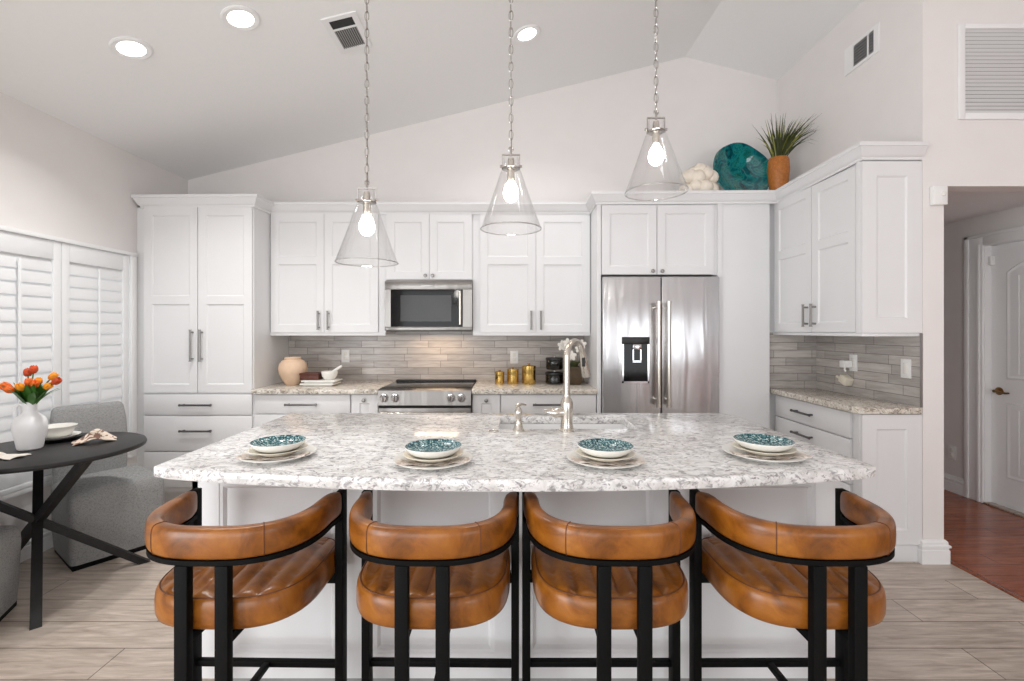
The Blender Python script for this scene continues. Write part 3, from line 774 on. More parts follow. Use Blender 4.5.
# ------------------------------------------------------------------ place settings
def plate_prof(R, h): return [(.0, .004), (R*.60, .004), (R*.66, .0062), (R*.94, h-.002), (R, h), (R*.995, h+.0015), (R*.93, h+.001), (R*.66, .011), (R*.6, .009), (0, .009)]
names = ['at the left end of the island', 'by the second stool from left', 'by the third stool from left', 'at the right end of the island']
spots = [(-.818, 1.683, .127), (-.253, 1.615, .134), (.339, 1.622, .132), (.926, 1.698, .137)]
for (px, py, R), nm in zip(spots, names):
    rng = random.Random(int(px*1000)+5)
    t = tag(MB().lathe([(.0, .0), (R*.62, .0)]+plate_prof(R, .017)[2:], (px, py, .9142), 48, cap0=False, cap1=False).build('dinner_plate', 'ceramic'), 'large white dinner plate ' + nm + ', lowest of its stack', 'plate', 'place settings on the island')
    # napkin: a thin rumpled cloth strip across the dinner plate
    mb = MB(); nu, nv = 22, 8; ang = .12 if px < 0 else -.10
    top = []
    for i in range(nu+1):
        u = -1+2*i/nu; row = []
        for j in range(nv+1):
            v = -1+2*j/nv
            x = u*R*.90; y = -.050 + v*.030 + .004*math.sin(7*u+3*v)
            rr = math.hypot(x, y)/R
            z = .0142 + max(0, rr-.62)*.024 + .0028*math.sin(11*u+5*v+rng.random()*.4)
            ca, sa = math.cos(ang), math.sin(ang)
            row.append((px+x*ca-y*sa, py+x*sa+y*ca, .9142+z))
        top.append(row)
    rings = [r_ + [(x, y, z-.0022) for x, y, z in reversed(r_)] for r_ in top]
    mb.rings(rings); tag(mb.build('napkin', 'pinklinen', smooth=80), 'taupe cloth napkin lying on the dinner plate ' + nm, 'napkin', 'napkins of the place settings')
    zb = .9142+.018
    R2 = R*.76
    tag(MB().lathe([(0, 0), (R2*.62, 0)]+plate_prof(R2, .016)[2:], (px, py, zb), 44, cap0=False, cap1=False).build('salad_plate', 'cream'), 'smaller cream salad plate ' + nm + ', middle of its stack', 'plate', 'place settings on the island')
    zc = zb+.0105; R3 = R*.725
    t = thing('bowl', 'shallow white bowl with teal speckled inside ' + nm, 'bowl', (px, py, zc), 'place settings on the island')
    MB().lathe([(0, 0), (R3*.60, 0), (R3*.76, .006), (R3*.94, .019), (R3, .030), (R3*.985, .032)], (px, py, zc), 44, cap0=False, cap1=False).build('outer_shell', 'ceramic', t)
    MB().lathe([(R3*.985, .032), (R3*.95, .0285), (R3*.86, .020), (R3*.66, .011), (R3*.4, .008), (0, .0075)], (px, py, zc), 44, cap0=False, cap1=False).build('glazed_inside', 'speckle', t)

# ------------------------------------------------------------------ bar stools
def band_path(rx, ry, yend, n=40, pw=2.7):
    pts = [(-rx-.010, yend), (-rx-.004, yend*.45)]
    for k in range(n+1):
        a = PI+PI*k/n; c, q = math.cos(a), math.sin(a)
        pts.append((rx*math.copysign(abs(c)**(2/pw), c), -ry*abs(q)**(2/pw)))
    return pts + [(rx+.004, yend*.45), (rx+.010, yend)]
def path_frames(pts):
    n = len(pts); out = []
    for i in range(n):
        a, b = pts[max(i-1, 0)], pts[min(i+1, n-1)]
        d = Vector((b[0]-a[0], b[1]-a[1], 0)).normalized(); out.append((Vector((pts[i][0], pts[i][1], 0)), Vector((d.y, -d.x, 0))))
    return out
def make_stool(label):
    t = thing('bar_stool', label, 'stool', (0, 0, 0), 'cognac leather bar stools along the island')
    fr = path_frames(band_path(.231, .236, .055))
    z0, z1, th = .761, .844, .044
    prof = []
    for k in range(24):
        a = 2*PI*k/24; c, s = math.cos(a), math.sin(a); pw = .55
        prof.append((math.copysign(abs(c)**pw, c)*th/2, (z0+z1)/2+math.copysign(abs(s)**pw, s)*(z1-z0)/2))
    def ring(i, g=1.0, dz=0):
        p, nrm = fr[i]; zc = (z0+z1)/2
        return [(p.x+nrm.x*o*g, p.y+nrm.y*o*g, zc+(z-zc)*(1+(g-1)*.55)) for o, z in prof]
    MB().rings([ring(i, .8 if i in (0, len(fr)-1) else 1) for i in range(len(fr))]).build('backrest', 'leather', t, 50)
    br_ = t.children[0]
    for i in (2+13, 2+27):
        MB().tube(ring(i, 1.015), .0016, 6, closed=True).build('seam', 'seam', br_)
    # flat steel rail under the band
    MB().rings([[(p.x+nrm.x*o, p.y+nrm.y*o, z) for o, z in ((-.018, .748), (.019, .748), (.019, .7615), (-.018, .7615))] for p, nrm in fr]).build('back_rail', 'black', t)
    for sx in (-1, 1):
        MB().box(sx*.247-.013, sx*.247+.013, .055, .098, 0, .836, bev=.002).build('leg', 'black', t)
        MB().box(sx*.054-.0175, sx*.054+.0175, -.257, -.231, 0, .749, bev=.002).build('leg', 'black', t)
    mb = MB(); mb.box(-.234, .234, .070, .095, .530, .555, bev=.002)
    for sx in (-1, 1): mb.box(sx*.054-.012, sx*.054+.012, -.232, .072, .530, .555, bev=.002)
    for sx in (-1, 1): mb.box(sx*.2225-.0105, sx*.2225+.0105, .070, .095, .553, .562)
    mb.build('seat_frame', 'black', t)
    MB().box(-.234, .234, .072, .092, .248, .268, bev=.002).build('stretcher', 'black', t)
    mb = MB(); mb.box(-.010, .010, -.238, .072, .249, .267, bev=.002); mb.box(-.037, .037, -.252, -.236, .249, .267, bev=.002); mb.build('centre_bar', 'black', t)
    # seat: D-shaped cushion with channel stitching
    n = 180; out = []
    hw, yb, yf = .231, .227, .175
    for k in range(n):
        a = 2*PI*k/n; c, q = math.cos(a), math.sin(a); pw = 2/2.9 if q < 0 else .38
        out.append((hw*math.copysign(abs(c)**pw, c), math.copysign(abs(q)**pw, q)*(yb if q < 0 else yf)))
    def sc(f, z, chan=0):
        return [(x*f, y*f, z + chan*(min(1, abs(math.sin(PI*(x*f)/.058))**.55)-1)) for x, y in out]
    rs = [sc(.86, .555), sc(.945, .557), sc(.982, .563), sc(.997, .575), sc(1.0, .59), sc(1.0, .61), sc(.992, .628), sc(.975, .638), sc(.955, .6425)]
    rs += [sc(.945, .6425, .002), sc(.93, .646, .005), sc(.90, .650, .010)]
    for f in (.85, .79, .73, .67, .61, .55, .49, .43, .37, .31, .25, .19, .13, .07, .02): rs.append(sc(f, .650+.010*(1-f), .012))
    MB().rings(rs).build('seat', 'leather', t, 60)
    MB().tube([(x*.95, y*.95, .6425) for x, y in out], .002, 6, closed=True).build('seat_piping', 'seam', t.children[-1])
    return t
st = make_stool('brown leather bar stool with black legs, leftmost of the four at the island')
st.location = (-.800, 1.49, 0); st.rotation_euler = (0, 0, math.radians(-1))
clone(st, (-.221, 1.49, 0), math.radians(-.8), 'brown leather bar stool with black legs, second from the left at the island')
clone(st, (.311, 1.49, 0), math.radians(0), 'brown leather bar stool with black legs, third from the left at the island')
clone(st, (.875, 1.49, 0), math.radians(.3), 'brown leather bar stool with black legs, rightmost of the four at the island')

# ------------------------------------------------------------------ pendants
def pendant(px, py, zb, label):
    zt = roof(px)
    t = thing('pendant_light', label, 'lamp', (px, py, zb), 'clear glass pendants over the island')
    MB().lathe([(.0, -.03), (.05, -.028), (.062, -.016), (.064, 0), (.0, .03)], (px, py, zt), 28).build('ceiling_canopy', 'chrome', t)
    zc = zb+.345
    mb = MB(); n = int((zt-.03-zc)/.036); step = (zt-.03-zc)/n
    for k in range(n):
        z = zc+step*(k+.5); pts = []
        for j in range(12):
            a = 2*PI*j/12; u = .0085*math.cos(a); v = math.copysign(abs(math.sin(a))**.8, math.sin(a))*(step*.5+.0035)
            pts.append((px+u, py, z+v) if k % 2 else (px, py+u, z+v))
        mb.tube(pts, .0019, 6, closed=True)
    mb.tube([(px+.003, py+.003, zc), (px-.003, py+.003, (zc+zt)/2), (px+.003, py, zt-.03)], .0016, 5)
    mb.build('chain', 'nickelchain', t)
    mb = MB()
    mb.tube([(px, py, zb+.31), (px, py, zc+.004)], .005, 8)
    mb.tube([(px+.0095*math.cos(2*PI*j/14), py, zc-.006+.0095*math.sin(2*PI*j/14)) for j in range(14)], .0026, 6, closed=True)
    mb.bar((px-.038, py, zb+.315), (px+.038, py, zb+.315), .010, .005)
    for s in (-1, 1):
        mb.bar((px+s*.037, py, zb+.316), (px+s*.037, py, zb+.262), .003, .008)
        mb.tube([(px+s*.034, py, zb+.266), (px+s*.047, py, zb+.266)], .006, 8)
    mb.lathe([(.0375, .254), (.0395, .255), (.0395, .258), (.0375, .259)], (px, py, zb), 28)
    mb.build('bracket', 'nickelchain', t)
    MB().lathe([(.0335, .306), (.0335, .262), (.045, .24), (.0865, .118), (.128, .004), (.131, 0), (.128, .0), (.1255, .004), (.084, .118), (.0425, .24), (.031, .262), (.031, .306)], (px, py, zb), 48, cap0=False, cap1=False).build('glass_shade', 'glass', t)
    MB().tube([(px+.1285*math.cos(2*PI*j/48), py+.1285*math.sin(2*PI*j/48), zb) for j in range(48)], .0024, 8, closed=True).build('shade_rim', 'rimglass', t)
    MB().lathe([(.012, .30), (.014, .29), (.016, .24), (.016, .205), (.011, .20)], (px, py, zb), 20).build('socket', 'brushednickel', t)
    MB().lathe([(.012, .205), (.014, .195), (.021, .186), (.029, .170), (.032, .153), (.030, .136), (.022, .122), (.011, .115), (0, .113)], (px, py, zb), 24, cap1=False).build('bulb', 'bulb', t)
pendant(-.596, 2.0, 1.657, 'clear glass cone pendant on a chain, left and lowest of three')
pendant(.017, 2.0, 1.800, 'clear glass cone pendant on a chain, middle of three')
pendant(.634, 2.0, 1.957, 'clear glass cone pendant on a chain, right and highest of three')

# ------------------------------------------------------------------ ceiling fixtures and vents
def slope_T(x, y):
    z = roof(x); a = math.atan(SL) if x < RX else -math.atan(SL)
    return Matrix.Translation((x, y, z)) @ Matrix.Rotation(-a, 4, 'Y')
def recessed(x, y, label):
    T = slope_T(x, y)
    t = thing('recessed_light', label, 'ceiling light', (x, y, roof(x)), 'round recessed ceiling lights')
    MB().lathe([(.098, 0), (.098, -.006), (.09, -.010), (.066, -.006), (.066, .0)], seg=36, cap0=False, cap1=False, T=T).build('trim_ring', 'trim', t)
    MB().lathe([(.0665, -.0055), (.03, -.0065), (0, -.007)], seg=32, cap0=False, cap1=False, T=T).build('lens', 'lamp', t)
    d = bpy.data.lights.new('recessed_lamp', 'AREA'); d.shape = 'DISK'; d.size = .12; d.energy = 8 if y < 3 else 5; d.spread = math.radians(120); d.color = (1, .99, .97)
    o = bpy.data.objects.new('recessed_lamp', d); C.objects.link(o); o.location = (x, y, roof(x)-.03)
recessed(-2.075, 2.595, 'round recessed ceiling light nearest the left wall')
recessed(-1.46, 2.575, 'round recessed ceiling light left of the ceiling vent')
recessed(.142, 3.34, 'round recessed ceiling light between the middle and right pendants')
# ceiling vent
t = thing('ceiling_vent', 'white ceiling air vent with one dark open section', 'vent', (-.98, 2.9, roof(-.98)))
T = slope_T(-.98, 2.895)
mb = MB(); a, b = .105, .17
mb.box(-a, a, -b, -b+.03, -.008, 0, T=T); mb.box(-a, a, b-.045, b, -.008, 0, T=T); mb.box(-a, -a+.035, -b+.03, b-.045, -.008, 0, T=T); mb.box(a-.035, a, -b+.03, b-.045, -.008, 0, T=T); mb.box(-a+.035, a-.035, -.063, -.052, -.008, 0, T=T)
mb.build('vent_frame', 'trim', t)
MB().box(-a+.03, a-.03, -b+.02, b-.04, -.002, 0, T=T).build('shade_backing', 'dark', t)  # flat dark sheet: the shade of the opening is in its colour
mb = MB()
for k in range(11): mb.box(-.066+k*.0132-.0035, -.066+k*.0132+.0035, -.052, b-.045, -.007, -.002, T=T)
mb.build('slats', 'greyslat', t)
# wall vent (right wall)
t = thing('wall_vent', 'white wall air vent with dark louvres high on the right wall', 'vent', (XR, 3.24, 3.30))
T = face_left(XR, 3.24, 3.295); a, b = .155, .095
mb = MB(); mb.box(-a, -.07, -b, b, 0, .008, T=T); mb.box(.115, a, -b, b, 0, .008, T=T); mb.box(-.07, .115, -b, -b+.022, 0, .008, T=T); mb.box(-.07, .115, b-.022, b, 0, .008, T=T); mb.box(.058, .068, -b+.022, b-.022, 0, .008, T=T)
mb.build('vent_frame', 'trim', t)
MB().box(-.072, .117, -b+.02, b-.02, 0, .002, T=T).build('shade_backing', 'dark', t)  # dark backing sheet colours in the shade between the louvres
mb = MB()
for k in range(7): mb.box(-.07, .115, -.062+k*.0205-.003, -.062+k*.0205+.003, .002, .006, T=T)
mb.build('louvres', 'greyslat', t)
# return air grille over the hall opening
t = thing('return_grille', 'large white louvred return air grille above the hall opening', 'vent', (3.02, YW, 2.9))
T = face_front(3.002, YW, 2.885); a, b = .355, .28
mb = MB(); mb.box(-a, -a+.038, -b, b, 0, .014, bev=.003, T=T); mb.box(a-.038, a, -b, b, 0, .014, bev=.003, T=T); mb.box(-a+.038, a-.038, -b, -b+.038, 0, .014, bev=.003, T=T); mb.box(-a+.038, a-.038, b-.03, b, 0, .014, bev=.003, T=T)
mb.build('grille_frame', 'trim', t)
MB().box(-a+.03, a-.03, -b+.03, b-.03, 0, .002, T=T).build('shade_backing', 'greyslat', t)  # grey backing sheet, coloured for the shade behind the louvres
mb = MB(); n = 22
for k in range(n):
    v = -b+.045+(2*b-.085)*k/(n-1)
    mb.box(-a+.038, a-.038, -.0085, .0085, -.0012, .0012, T=T @ Matrix.Translation((0, v, .007)) @ Matrix.Rotation(math.radians(38), 4, 'X'))
mb.build('louvres', 'grille', t)
# small sensor box on the corner of the hall opening
t = thing('motion_sensor', 'small white sensor box at the upper corner of the hall opening', 'sensor', (2.53, YW, 2.15))
MB().box(2.483, 2.568, YW-.03, YW-.0005, 2.10, 2.212, bev=.006).build('housing', 'whiteplastic', t)
MB().lathe([(.016, 0), (.013, .005), (0, .007)], seg=18, cap1=False, T=face_front(2.542, YW-.03, 2.165)).build('sensor_eye', 'ceramic', t)

# ------------------------------------------------------------------ things on the back counters
CZ = .9142
tag(MB().lathe([(0, 0), (.052, 0), (.058, .006), (.082, .045), (.106, .095), (.113, .130), (.107, .170), (.086, .200), (.064, .210), (.067, .224), (.061, .230), (.054, .222), (.056, .19), (0, .18)], (-1.785, 3.92, CZ), 44, cap0=False, cap1=False).build('clay_vase', 'peach'), 'round peach clay vase on the counter beside the pantry', 'vase')
def tray(z, dx, label):
    mb = MB(); x0, x1, y0, y1 = -1.675+dx, -1.40+dx, 3.79, 3.97
    mb.box(x0+.02, x1-.02, y0+.015, y1-.015, z, z+.010, bev=.003)
    mb.box(x0, x1, y0, y1, z+.010, z+.0235, bev=.004)
    return tag(mb.build('serving_tray', 'ceramic'), label, 'tray', 'stacked white trays')
tray(CZ, 0, 'white rectangular serving tray on the counter, lower of two')
tray(CZ+.024, .012, 'white rectangular serving tray, upper of two under the mortar')
bx = thing('wooden_box', 'dark red-brown wooden box on the white trays', 'box', (-1.615, 3.88, CZ+.048))
MB().box(-1.690, -1.538, 3.83, 3.94, CZ+.048, CZ+.088, bev=.004).build('base', 'darkwood', bx)
MB().box(-1.693, -1.535, 3.827, 3.943, CZ+.089, CZ+.104, bev=.004).build('lid', 'darkwood', bx)
mx, my, mz = -1.465, 3.88, CZ+.0478
tag(MB().lathe([(0, 0), (.038, 0), (.044, .006), (.06, .03), (.066, .062), (.064, .068), (.058, .064), (.05, .03), (0, .016)], (mx, my, mz), 32, cap0=False, cap1=False).build('mortar', 'ceramic'), 'white stone mortar bowl on the trays', 'mortar')
tag(MB().tube([(mx-.018, my, mz+.034), (mx+.03, my, mz+.066), (mx+.09, my+.004, mz+.105), (mx+.1, my+.004, mz+.111)], [.017, .012, .011, .008], 14).build('pestle', 'ceramic'), 'white pestle leaning in the mortar', 'pestle')
for x, w, h, l in ((-.062, .079, .112, 'small gold lidded canister, shortest and leftmost of three'), (.05, .097, .137, 'middle gold lidded canister of three by height'), (.185, .117, .165, 'large gold lidded canister, tallest of three, nearest the black jars')):
    t = thing('canister', l, 'canister', (x, 3.98, CZ), 'gold canisters on the back counter'); r = w/2
    MB().lathe([(0, 0), (r*.97, 0), (r, .004), (r, h*.84), (r*.98, h*.845)], (x, 3.98, CZ), 36, cap0=False).build('body', 'gold', t)
    li = MB().lathe([(r*1.02, h*.845), (r*1.02, h*.92), (r*.9, h*.945), (0, h*.95)], (x, 3.98, CZ), 36, cap1=False).build('lid', 'gold', t)
    MB().lathe([(.008, h*.948), (.007, h*.985), (.013, h*1.0), (.012, h*1.05), (0, h*1.06)], (x, 3.98, CZ), 20, cap1=False).build('knob', 'bronze', li)
for z, nm, r, fill in ((CZ, 'lower', .074, 'darkwood'), (CZ+.122, 'upper', .070, 'soil')):
    t = thing('storage_jar', f'dark smoked glass jar with black lid, {nm} of two stacked behind the faucet', 'jar', (.40, 3.98, z), 'stacked smoked glass jars')
    MB().lathe([(0, 0), (r*.88, 0), (r, .012), (r, .07), (r*.96, .078), (r*.9, .078), (r*.93, .068), (r*.93, .012), (0, .006)], (.40, 3.98, z), 36, cap0=False, cap1=False).build('glass_body', 'smokeglass', t)
    MB().lathe([(0, .007), (r*.88, .012), (r*.88, .045), (0, .048)], (.40, 3.98, z), 28, cap0=False, cap1=False).build('contents', fill, t)
    MB().lathe([(0, .078), (r*1.04, .078), (r*1.06, .083), (r*1.04, .098), (r*.9, .102), (0, .102)], (.40, 3.98, z), 36, cap0=False, cap1=False).build('lid', 'blackplastic', t)
    MB().lathe([(.010, .101), (.010, .118), (.017, .1205), (0, .1215)], (.40, 3.98, z), 20, cap1=False).build('lid_knob', 'nickel', t)
# orchid in a pot behind the faucet
ox, oy = .56, 3.96
t = thing('potted_orchid', 'white orchid in a dark square vase on the counter beside the refrigerator', 'plant', (ox, oy, CZ))
mb = MB(); R_ = [[(ox+sx*w, oy+sy*w, CZ+z) for sx, sy in ((-1,-1), (1,-1), (1,1), (-1,1))] for w, z in ((.05, 0), (.062, .02), (.066, .15), (.060, .15), (.055, .10))]
mb.rings(R_); mb.build('vase', 'vasebrown', t)
mb = MB()
for k in range(5):
    a = k*1.3; d = Vector((math.cos(a), math.sin(a), 0))
    mb.tube([Vector((ox, oy, CZ+.10)), Vector((ox, oy, CZ+.18))+d*.03, Vector((ox, oy, CZ+.19))+d*.062], [.008, .017, .003], 6)
for s in (-1, 1): mb.tube([(ox, oy, CZ+.1), (ox+s*.01, oy, CZ+.25), (ox+s*.05, oy, CZ+.33), (ox+s*.085, oy-.01, CZ+.335)], .003, 6)
mb.build('leaves', 'blade', t)
def blossom(c, r, tilt):
    mb = MB()
    for k in range(5):
        a = 2*PI*k/5+.3
        T = Matrix.Translation(c) @ Matrix.Rotation(tilt, 4, 'Z') @ Matrix.Rotation(PI/2, 4, 'X') @ Matrix.Rotation(a, 4, 'Z')
        mb.lathe([(0, -.003), (.5*r, -.0015), (.62*r, 0), (.5*r, .0015), (0, .003)], (r*.62, 0, 0), 12, cap0=False, cap1=False, T=T, sy=.7)
    mb.lathe([(0, -.01), (.008, -.004), (.009, .004), (0, .01)], c, 10, cap0=False, cap1=False)
    return mb
for c, r, tl in (((ox-.10, oy-.02, CZ+.325), .038, .5), ((ox-.055, oy-.03, CZ+.345), .036, .1), ((ox+.065, oy-.03, CZ+.335), .034, -.3), ((ox-.02, oy-.03, CZ+.24), .036, .0), ((ox+.04, oy-.04, CZ+.30), .03, .2)):
    blossom(Vector(c), r, tl).build('blossom', 'petal', t)

# ------------------------------------------------------------------ decor above the cabinets
TZ = 2.4005
# teal art-glass plate standing on edge
t = thing('glass_bowl', 'large teal art glass bowl standing on edge above the kitchen wall panel', 'bowl', (1.965, 3.95, 2.4405))
T = Matrix.Translation((1.978, 3.99, 2.4405+.262)) @ Matrix.Rotation(math.radians(8), 4, 'Z') @ Matrix.Rotation(math.radians(80), 4, 'X')
mb = MB(); seg = 56; prof = [(0, -.085), (.09, -.080), (.15, -.06), (.225, -.02), (.262, .03), (.267, .036), (.258, .034), (.21, -.012), (.14, -.048), (.08, -.066), (0, -.070)]
R_ = [[(r*1.0*math.cos(2*PI*k/seg)*(1+.02*math.sin(3*2*PI*k/seg)), r*.96*math.sin(2*PI*k/seg), z+.007*(r/.26)**2*math.sin(5*2*PI*k/seg)) for k in range(seg)] for r, z in prof]
mb.rings(R_, cap0=False, cap1=False, T=T); gb = mb.build('bowl', 'teal', t)
mb = MB(); mb.lathe([(.094, -.066), (.098, -.058), (.104, -.056), (.110, -.062)], seg=40, cap0=False, cap1=False, T=T); mb.build('centre_ring', 'teal', gb)
# pale shell cluster
t = thing('shell_ornament', 'pale pink and white coral shell ornament beside the teal glass bowl', 'ornament', (1.555, 3.80, TZ))
mb = MB(); rng = random.Random(3)
sx_, sy_ = 1.555, 3.80
for tier, (nn, rr, zz, r0_) in enumerate(((9, .085, .10, .062), (8, .078, .20, .058), (5, .045, .245, .05))):
    for k in range(nn):
        a = 2*PI*k/nn+.4*tier; c = Vector((sx_+rr*math.cos(a)*1.15, sy_+rr*math.sin(a)*.8, TZ+zz+.015*math.sin(k*2.3))); r = r0_*(.88+.24*rng.random())
        mb.lathe([(0, -r), (r*.55, -r*.84), (r*.9, -r*.43), (r, 0), (r*.9, r*.43), (r*.55, r*.84), (0, r)], c, 16, cap0=False, cap1=False)
mb.lathe([(0, 0), (.08, 0), (.09, .02), (.08, .2), (0, .26)], (sx_, sy_, TZ), 24, cap0=False, cap1=False)
mb.build('shell', 'coral', t)
# potted grass
gx, gy = 2.20, 3.81; GZ = 2.4405
t = thing('potted_grass', 'artificial grass plant in an orange-brown pot beside the teal glass bowl', 'plant', (gx, gy, GZ))
MB().lathe([(0, 0), (.048, 0), (.056, .02), (.074, .14), (.082, .22), (.078, .30), (.070, .32), (.064, .30), (0, .29)], (gx, gy, GZ), 36, cap0=False, cap1=False).build('pot', 'terracotta', t)
MB().lathe([(0, .292), (.064, .296)], (gx, gy, GZ), 24, cap0=False, cap1=False).build('soil', 'soil', t)
def blades(n, seed, lo, hi, w):
    rng = random.Random(seed); mb = MB()
    for k in range(n):
        L = rng.uniform(lo, hi); lean = rng.uniform(.1, .75)
        a = rng.uniform(-PI, 0) if k % 3 else rng.uniform(PI*.5, PI*1.2)
        if k % 3 == 0: a = rng.uniform(-1.5, -.45); lean = rng.uniform(.55, 1.15); L = hi*rng.uniform(.75, 1.2)
        d = Vector((math.cos(a), math.sin(a)*.8, 0)); sd = Vector((1, .3*math.sin(k), 0)).normalized()
        p0 = Vector((gx, gy, GZ+.295)) + d*rng.uniform(0, .045); rows = []
        droop = rng.uniform(0, .85)
        for j in range(8):
            s = j/7; p = p0 + d*(L*lean*.75*(s*.55+.45*s*s)) + Vector((0, 0, L*(s*(1-.30*lean)-droop*lean*.6*s**3)))
            ww = w*(1-s**2.2)*.5+.0005; th = Vector((0, .0009, .0004))
            rows.append([p-sd*ww, p-th, p+sd*ww, p+th])
        for r_ in rows:
            for q_ in r_:
                q_.x = min(q_.x, XR-.012); q_.y = min(q_.y, YB-.02)
        mb.rings(rows)
    return mb
blades(95, 5, .22, .42, .012).build('grass_blades', 'blade', t)
blades(22, 9, .22, .40, .013).build('pale_grass_blades', 'bladelight', t)

# ------------------------------------------------------------------ dining corner
DX, DY, DR = -2.40, 2.47, .405
t = thing('dining_table', 'round black dining table on crossed legs by the shutters', 'table', (DX, DY, 0))
MB().lathe([(0, .722), (DR-.02, .722), (DR-.004, .726), (DR, .736), (DR-.004, .747), (DR-.010, .75), (0, .75)], (DX, DY, 0), 72, cap0=False, cap1=False).build('tabletop', 'table', t)
ctr = Vector((-2.462, 2.465, .392))
for k, (fx_, fy_) in enumerate(((-2.14, 2.775), (-2.18, 2.175), (-2.83, 2.57))):
    f = Vector((fx_, fy_, .0)); top = ctr+(ctr-f)*.945; off = Vector((0, 0, (k-1)*.004))
    d = (top-f).normalized(); pr = Vector((d.x, d.y, 0)).normalized()
    # ends cut level with floor and tabletop
    side = Vector((-pr.y, pr.x, 0))*.021; hz = pr*.027
    mb = MB(); mb.rings([[p-side-hz, p+side-hz, p+side+hz, p-side+hz] for p in (f, Vector((top.x, top.y, .7215)))])
    mb.build('leg', 'table', t)
def chair(corner, u, v, label, h_seat, L, D):
    """corner on the floor at the seat's near corner; u along its front face, v towards its backrest"""
    c = Vector((corner[0], corner[1], 0)); u = Vector((u[0], u[1], 0)).normalized(); v = Vector((v[0], v[1], 0)).normalized()
    T = Matrix(((u.x, v.x, 0, c.x), (u.y, v.y, 0, c.y), (0, 0, 1, 0), (0, 0, 0, 1)))
    mid = c+u*L/2+v*D/2
    t = thing('dining_chair', label, 'chair', (mid.x, mid.y, 0), 'grey upholstered dining chairs')
    MB().box(.02, L-.02, .02, D-.02, 0, .03, T=T).build('plinth', 'black', t)
    mb = MB()
    # skirted seat block, flared slightly and crowned on top
    n = 10; rings = []
    def rr(ins, z, dome=0, cr=.035):
        pts = []
        for (cx_, cy_, a0_) in ((L-ins-cr, ins+cr, -PI/2), (L-ins-cr, D-ins-cr, 0), (ins+cr, D-ins-cr, PI/2), (ins+cr, ins+cr, PI)):
            for k in range(6):
                a = a0_+PI/2*k/5; pts.append(Vector((cx_+cr*math.cos(a), cy_+cr*math.sin(a), z)))
        return pts
    H = h_seat
    rings = [rr(.02, .028), rr(.012, .03), rr(.006, .12), rr(.0, H-.09), rr(.002, H-.045), rr(.014, H-.018), rr(.035, H-.004), rr(.08, H+.004), rr(.14, H+.010, cr=.03), rr(.2, H+.012, cr=.02)]
    mb.rings(rings, T=T); mb.build('seat', 'fabric', t, 50)
    mb = MB(); prof = []
    B = Matrix.Translation((0, D-.105, 0))
    R2 = []
    for z, th, ins, lean in ((H-.06, .10, .012, 0), (H+.05, .105, .006, .004), (H+.20, .10, .0, .018), (H+.33, .09, .002, .038), (.862, .08, .010, .056), (.882, .062, .02, .06), (.889, .03, .035, .06)):
        pts = []
        for k in range(28):
            a = 2*PI*k/28; cs, sn = math.cos(a), math.sin(a)
            x = L/2-.045+math.copysign(abs(cs)**.22, cs)*(L/2-ins-.045); y = .05+lean*1.0+math.copysign(abs(sn)**.45, sn)*th/2
            pts.append(Vector((x, y, z)))
        R2.append(pts)
    mb.rings(R2, T=T @ B); mb.build('backrest', 'fabric', t, 50)
    return t
chair((-2.455, 2.632), (.588, .809), (-.809, .588), 'grey fabric upholstered chair beside the pantry, behind the round table', .455, .465, .46)
chair((-2.432, 2.368), (-.91, -.42), (.42, -.91), 'grey fabric upholstered chair cut off at the lower left, nearest the viewer', .415, .38, .52)
# jug vase
vx, vy, tz = -2.486, 2.45, .7503
t = thing('jug_vase', 'white ceramic jug vase holding orange tulips on the black table', 'vase', (vx, vy, tz))
MB().lathe([(0, 0), (.044, 0), (.050, .005), (.058, .05), (.067, .10), (.068, .135), (.058, .163), (.038, .182), (.028, .192), (.026, .202), (.0275, .242), (.029, .247), (.026, .247), (.0225, .205), (.03, .18), (0, .17)], (vx, vy, tz), 40, cap0=False, cap1=False).build('body', 'matteceramic', t)
hd = Vector((-.9, -.25, 0)).normalized()
MB().tube([Vector((vx, vy, tz+.228))+hd*.026, Vector((vx, vy, tz+.236))+hd*.045, Vector((vx, vy, tz+.222))+hd*.060, Vector((vx, vy, tz+.19))+hd*.062, Vector((vx, vy, tz+.155))+hd*.058], [.008, .009, .010, .010, .009], 12).build('handle', 'matteceramic', t)
